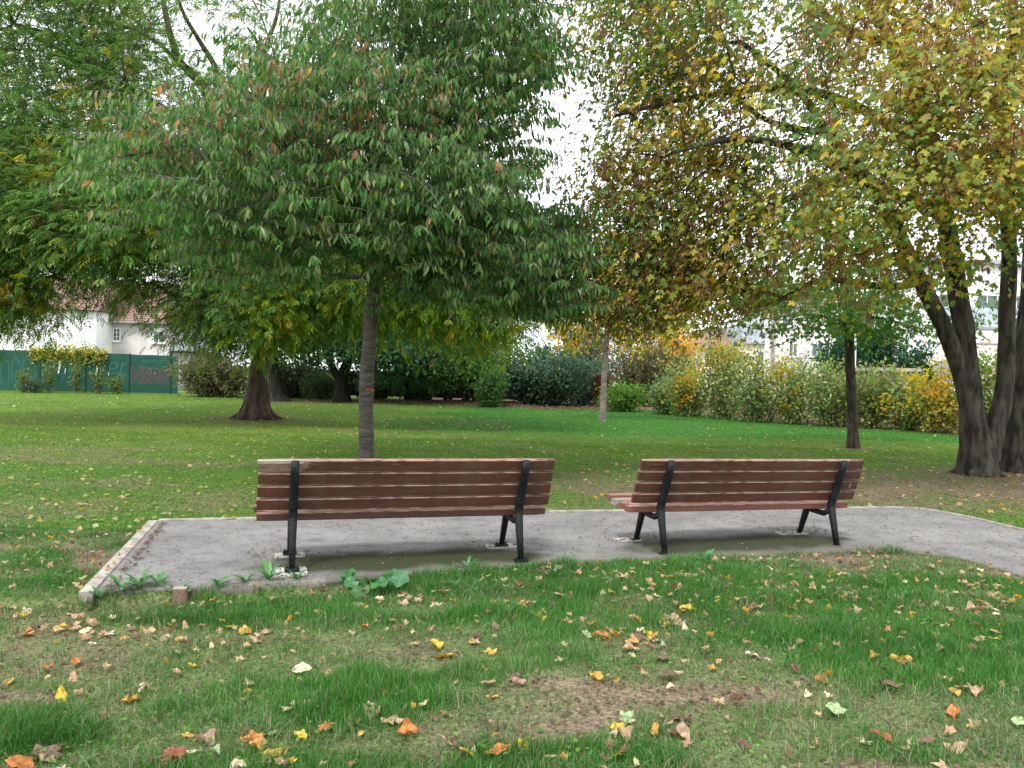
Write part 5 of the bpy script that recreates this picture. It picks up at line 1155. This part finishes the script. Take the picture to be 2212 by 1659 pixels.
def palm(seed,amp,raw=False):
    rng=R(seed); o=_o; V=[[0,.0,0]]+[[x_*1.0,y_-.34,0] for x_,y_ in o]; k=len(o)
    V+= [[x_*.5,(y_-.34)*.5,0] for x_,y_ in o]
    V=np.array(V); V[:,2]=amp*(np.sin(V[:,0]*6+seed)*.5+np.cos(V[:,1]*5+seed*2)*.5+rng.randn(len(V))*.5+(V[:,0]**2+V[:,1]**2)*1.4); V*=np.array([1,1,1])
    Fc=[]
    for j in range(k):
        j2=(j+1)%k; Fc.append([0,1+k+j,1+k+j2]); Fc.append([1+k+j,1+j,1+j2]); Fc.append([1+k+j,1+j2,1+k+j2])
    if raw: return V,np.array(Fc)
    me=npmesh('fallen_leaf',V,np.array(Fc),None,False); me.materials.append(M_fallen); return me
maples_V,maples_F=palm(9,.3,True)
maples=[palm(1,.08),palm(2,.13),palm(3,.17),palm(4,.2)]
LC={'yellow':(.58,.42,.06),'golden':(.55,.33,.08),'orange':(.50,.19,.06),'red':(.34,.09,.06),'tan':(.46,.32,.20),'pale cream':(.62,.52,.37),'brown':(.17,.11,.08),'pinkish tan':(.40,.27,.19),'pale green':(.36,.46,.24)}
KEY=[(135,1335,'golden',.11,0),(195,1325,'tan',.09,1),(390,1357,'yellow',.09,0),(495,1335,'yellow',.09,0),(530,1345,'golden',.10,0),(555,1362,'tan',.09,2),(652,1430,'pale cream',.11,0),(940,1398,'yellow',.12,0),(962,1420,'golden',.12,2),(1130,1316,'orange',.10,0),(1165,1340,'yellow',.11,0),(1120,1270,'red',.10,0),(1060,1310,'tan',.09,2),(975,1240,'orange',.09,0),(1300,1388,'orange',.13,0),(1268,1388,'pale green',.10,0),(1365,1402,'golden',.10,0),(1405,1385,'yellow',.09,1),(1485,1335,'yellow',.11,0),(1320,1293,'golden',.09,0),(1290,1478,'golden',.10,1),(1628,1438,'pale cream',.11,0),(1465,1362,'tan',.09,1),(1775,1485,'orange',.11,0),(1947,1455,'golden',.13,1),(1905,1622,'red',.11,0),(1805,1555,'pale green',.14,0),(1652,1305,'tan',.09,1),(1800,1252,'yellow',.09,0),(1585,1310,'golden',.09,2),(1835,1295,'pale cream',.11,2),(2190,1427,'orange',.10,0),(2148,1395,'yellow',.08,0),(2103,1330,'tan',.12,1),(595,1603,'golden',.12,0),(375,1613,'red',.12,1),(442,1574,'pinkish tan',.11,1),(545,1575,'orange',.11,1),(580,1562,'pale cream',.09,2),(655,1503,'pale cream',.11,2),(805,1545,'tan',.11,1),(808,1518,'pale cream',.09,0),(845,1562,'tan',.10,2),(880,1587,'orange',.09,1),(703,1560,'orange',.08,2),(615,1640,'tan',.07,1),(1010,1643,'yellow',.08,0),(1075,1642,'orange',.11,0),(1125,1622,'yellow',.09,1),(1345,1615,'tan',.09,1),(1468,1608,'pinkish tan',.11,1),(1470,1575,'brown',.11,2),(130,1512,'orange',.10,0),(135,1470,'yellow',.11,1),(45,1622,'orange',.14,0),(100,1598,'brown',.13,2),(2110,1515,'tan',.10,1),(2060,1560,'orange',.09,1),(1920,1505,'brown',.12,2),(2200,1582,'pale green',.10,0),(2065,1635,'tan',.10,1),(850,1330,'tan',.07,0),(790,1300,'golden',.08,0),(735,1328,'tan',.07,1),(1350,1265,'tan',.12,2),(1550,1225,'tan',.12,2),(1640,1225,'pale cream',.09,1),(1720,1220,'tan',.10,2),(1480,1240,'pale cream',.1,2),(1965,1295,'pale cream',.10,1),(1900,1270,'tan',.09,2),(2010,1360,'brown',.13,2),(1700,1380,'golden',.08,1),(1430,1440,'brown',.10,2),(1440,1480,'brown',.10,2),(1120,1485,'pinkish tan',.08,1),(480,1450,'tan',.06,1),(320,1450,'tan',.06,1),(20,1440,'golden',.07,0),(60,1345,'orange',.09,0),(230,1418,'tan',.07,1)]
rngL=R(500); leaves=[]
for a,b,c,sz,k in KEY:
    p=G(a,b,-.02); leaves.append((p[0],p[1],c,sz*.92,k))
names_=['tan','pale cream','brown','pinkish tan','golden','yellow','orange','red','pale green']; pw_=np.array([.33,.26,.17,.04,.09,.05,.04,.005,.015]); pw_/=pw_.sum()
while len(leaves)<300:
    y=2.9+rngL.rand()**.8*4.2; x=(rngL.rand()*2-1)*(y*.63); 
    dens=.25+.75*np.clip((y-3.9)/1.6,0,1)
    if x<-1.2 and y<4.7: dens*=.5
    if rngL.rand()<.55:
        q_=leaves[rngL.randint(len(leaves))]; x=q_[0]+rngL.randn()*.09; y=q_[1]+rngL.randn()*.09; dens=1.1
        if y<2.85 or y>7.1: continue
    if rngL.rand()>dens or inpath(x,y,.02): continue
    if np.interp(x,NEARX,NEARY)<y and x<-2.6 and rngL.rand()<.7: continue
    c=names_[rngL.choice(9,p=pw_)]; k=rngL.choice(3,p=[.25,.4,.35]); leaves.append((x,y,c,.038+.042*rngL.rand(),k))
COLS=['far left','left','left of centre','centre','right of centre','right','far right']
ROWS=[(0,'at bottom edge'),(3.25,'low on front bank'),(3.8,'mid front bank'),(4.5,'upper front bank'),(5.3,'near path edge'),(6.2,'beside the path')]
def leaflabel(x,y,c,sz,k):
    col_=COLS[int(np.clip((x/(y*.645)+1)/2*7,0,6))]; row_=[r for y0,r in ROWS if y>=y0][-1]
    return ' '.join((('large' if sz>.095 else('small' if sz<.065 else''))+' '+c+' '+['flat','curled','crumpled'][k]+' leaf '+row_+', '+col_).split())
LBL=[leaflabel(*l) for l in leaves]
for lb in set(LBL):
    ix=[i for i,l in enumerate(LBL) if l==lb]
    if len(ix)>1:
        ix.sort(key=lambda i:leaves[i][1])
        for q,i in enumerate(ix): LBL[i]=lb+', '+['nearest','second nearest','third nearest','fourth nearest','fifth nearest','sixth nearest','seventh nearest'][min(q,6)]
lf0=None
for i,(x,y,c,sz,k) in enumerate(leaves):
    me=(flat_,curled,maples)[k][rngL.randint(len((flat_,curled,maples)[k]))]
    if lf0 is None: o=lf0=bpy.data.objects.new('fallen_leaf',me)
    else: o=lf0.copy(); o.data=me
    scene.collection.objects.link(o)
    h_=.012+.018*rngL.rand()+ (0.004 if inpath(x,y) else 0); o.location=(x,y,float(gh(x,y))+h_); o.scale=(sz,sz,sz*.8); o.rotation_euler=(rngL.randn()*.22+.10,rngL.randn()*.2,rngL.rand()*6.283)
    cc=np.array(LC[c])*(.85+.3*rngL.rand()); o.color=(*np.clip(cc,0,1),1)
    tag(o,LBL[i],'fallen leaf','fallen leaves scattered on the front bank')
# the uncountable smaller litter: lawn beyond and crumbs on the path
rng=R(510); parts=[]
n=7500; y=7.2+rng.rand(n)**1.35*29; x=(rng.rand(n)*2-1)*(y*.66+.5)
dn=.55+.45*noise(x,y,2.5,93); dn=np.where((x>1)&(y>9.3)&(y<13.5),1.,dn*.6); dn=np.where((y>18)&(x>0),dn*.35,dn); k=(rng.rand(n)<dn)&(~inpath(x,y,.03)); x,y=x[k],y[k]; n=len(x)
sz=(.026+.035*rng.rand(n))*(1+y/70); d=np.stack([rng.randn(n),rng.randn(n),rng.randn(n)*.35],1)
u_=(x>1)&(y<14)
col=np.where(u_[:,None],pick(rng,[((.42,.30,.15),3),((.22,.12,.06),3),((.45,.33,.05),1),((.35,.18,.06),1)],n),pick(rng,[((.34,.33,.09),3),((.40,.36,.18),3),((.22,.26,.05),3),((.3,.18,.08),.6)],n))
parts.append(scatter(*T_mp,np.stack([x,y-0*.3,gh(x,y)+.022+.015*rng.rand(n)],1)-0,frames(d,np.array([0,0,1.])+rng.randn(n,3)*.3),sz,col))
V,Fc,C=merge(parts); tag(link('lawn_leaf_litter',npmesh('lawn_leaf_litter',V,Fc,C),M_leaf),'yellow and tan fallen leaves sprinkled over the lawn beyond the path','leaf litter',kind='stuff')
n=4200; x=-3.2+rng.rand(n)*9; y=4.8+rng.rand(n)*4.6; k=inpath(x,y,-.04); x,y=x[k],y[k]; n=len(x)
d=np.stack([rng.randn(n)*1.3,rng.randn(n),rng.randn(n)*.06],1)
kk=rng.rand(n)<.55
sz=np.stack([np.where(kk,.006,.014),np.where(kk,.035,.022),np.full(n,.015)],1)*(.4+.9*rng.rand(n,1))
pos=np.stack([x,y,np.full(n,.008)],1)
a=scatter(T_kite[0]*np.array([1.6,1,2]),T_kite[1],pos,frames(d,np.array([0,0,1.])+rng.randn(n,3)*.25),sz,pick(rng,[((.16,.06,.04),4),((.10,.07,.05),3),((.32,.18,.10),2),((.5,.36,.2),.6)],n,.3))
n_=1500; y_=2.8+rng.rand(n_)**.75*4.3; x_=(rng.rand(n_)*2-1)*(y_*.65); k=(~inpath(x_,y_,.02))&(rng.rand(n_)<.25+.75*np.clip((y_-3.9)/1.4,0,1)); x_,y_=x_[k],y_[k]; n_=len(x_)
frag=scatter(maples_V,maples_F,np.stack([x_,y_,gh(x_,y_)+.022+.02*rng.rand(n_)],1),frames(np.stack([rng.randn(n_),rng.randn(n_),rng.randn(n_)*.3],1),np.array([0,0,1.])+rng.randn(n_,3)*.4),.022+.026*rng.rand(n_),pick(rng,[((.42,.30,.19),4),((.52,.42,.28),2),((.20,.12,.08),3),((.45,.26,.06),1)],n_,.3))
# litter gathered along the kerb and round the pads
n=260; t=rng.rand(n); kx=-2.64+t*(-3.285+2.64)+.05+np.abs(rng.randn(n))*.035; ky=5.1+t*2.3
for A,u,v in((A1,-PL,-.1),(A1,-PL,.46),(A1,PL,.46),(A2,-PL,.47),(A2,PL,.45)):
    m=70; uu=u+rng.randn(m)*.16; vv=v+.02+rng.randn(m)*.12; c_,s_=math.cos(A[2]),math.sin(A[2]); kx=np.append(kx,A[0]+uu*c_-vv*s_); ky=np.append(ky,A[1]+uu*s_+vv*c_)
n=len(kx); d=np.stack([rng.randn(n),rng.randn(n),rng.randn(n)*.1],1)
b=scatter(T_kite[0]*np.array([1.2,1,2]),T_kite[1],np.stack([kx,ky,np.full(n,.014)],1),frames(d,np.array([0,0,1.])+rng.randn(n,3)*.3),.028*(.4+.9*rng.rand(n)),pick(rng,[((.16,.10,.07),3),((.28,.17,.1),1),((.10,.07,.05),3)],n,.3))
V,Fc,C=merge([frag]); tag(link('bank_leaf_litter',npmesh('bank_leaf_litter',V,Fc,C),M_leaf),'small tan and brown leaf fragments among the front grass','leaf litter',kind='stuff')
V,Fc,C=merge([a,b]); tag(link('path_litter',npmesh('path_litter',V,Fc,C),M_leaf),'small brown leaf stalks and crumbs scattered on the grey path','leaf litter',kind='stuff')
# dead leaf crumbs and mulch on bare soil
rng=R(520); n=26000; y=2.6+rng.rand(n)*11; x=(rng.rand(n)*2-1)*(y*.66+.3); k=(rng.rand(n)<soilmask(x,y)*.9+.14)&(~inpath(x,y,.02)); x,y=x[k],y[k]; n=len(x)
d=np.stack([rng.randn(n),rng.randn(n),rng.randn(n)*.3],1)
a=scatter(T_kite[0]*np.array([1.5,1,2.5]),T_kite[1],np.stack([x,y,gh(x,y)+.008],1),frames(d,np.array([0,0,1.])+rng.randn(n,3)*.5),.022*(.4+1.2*rng.rand(n)),pick(rng,[((.20,.14,.10),4),((.12,.08,.06),3),((.34,.25,.16),1)],n,.3))
n=5000; x=rng.rand(n)*24-6; y=np.interp(x,HEDX,HEDY)-.2+rng.randn(n)*.6; d=np.stack([rng.randn(n),rng.randn(n),rng.randn(n)*.2],1)
b=scatter(*T_kite,np.stack([x,y,gh(x,y)+.02],1),frames(d,np.array([0,0,1.])+rng.randn(n,3)*.3),.10*(.4+rng.rand(n)),pick(rng,[((.22,.15,.11),4),((.13,.08,.06),3),((.3,.22,.15),1)],n,.3))
V,Fc,C=merge([a,b]); tag(link('mulch',npmesh('mulch',V,Fc,C),M_leaf),'brown leaf crumbs and bark mulch on the bare soil','mulch',kind='stuff')
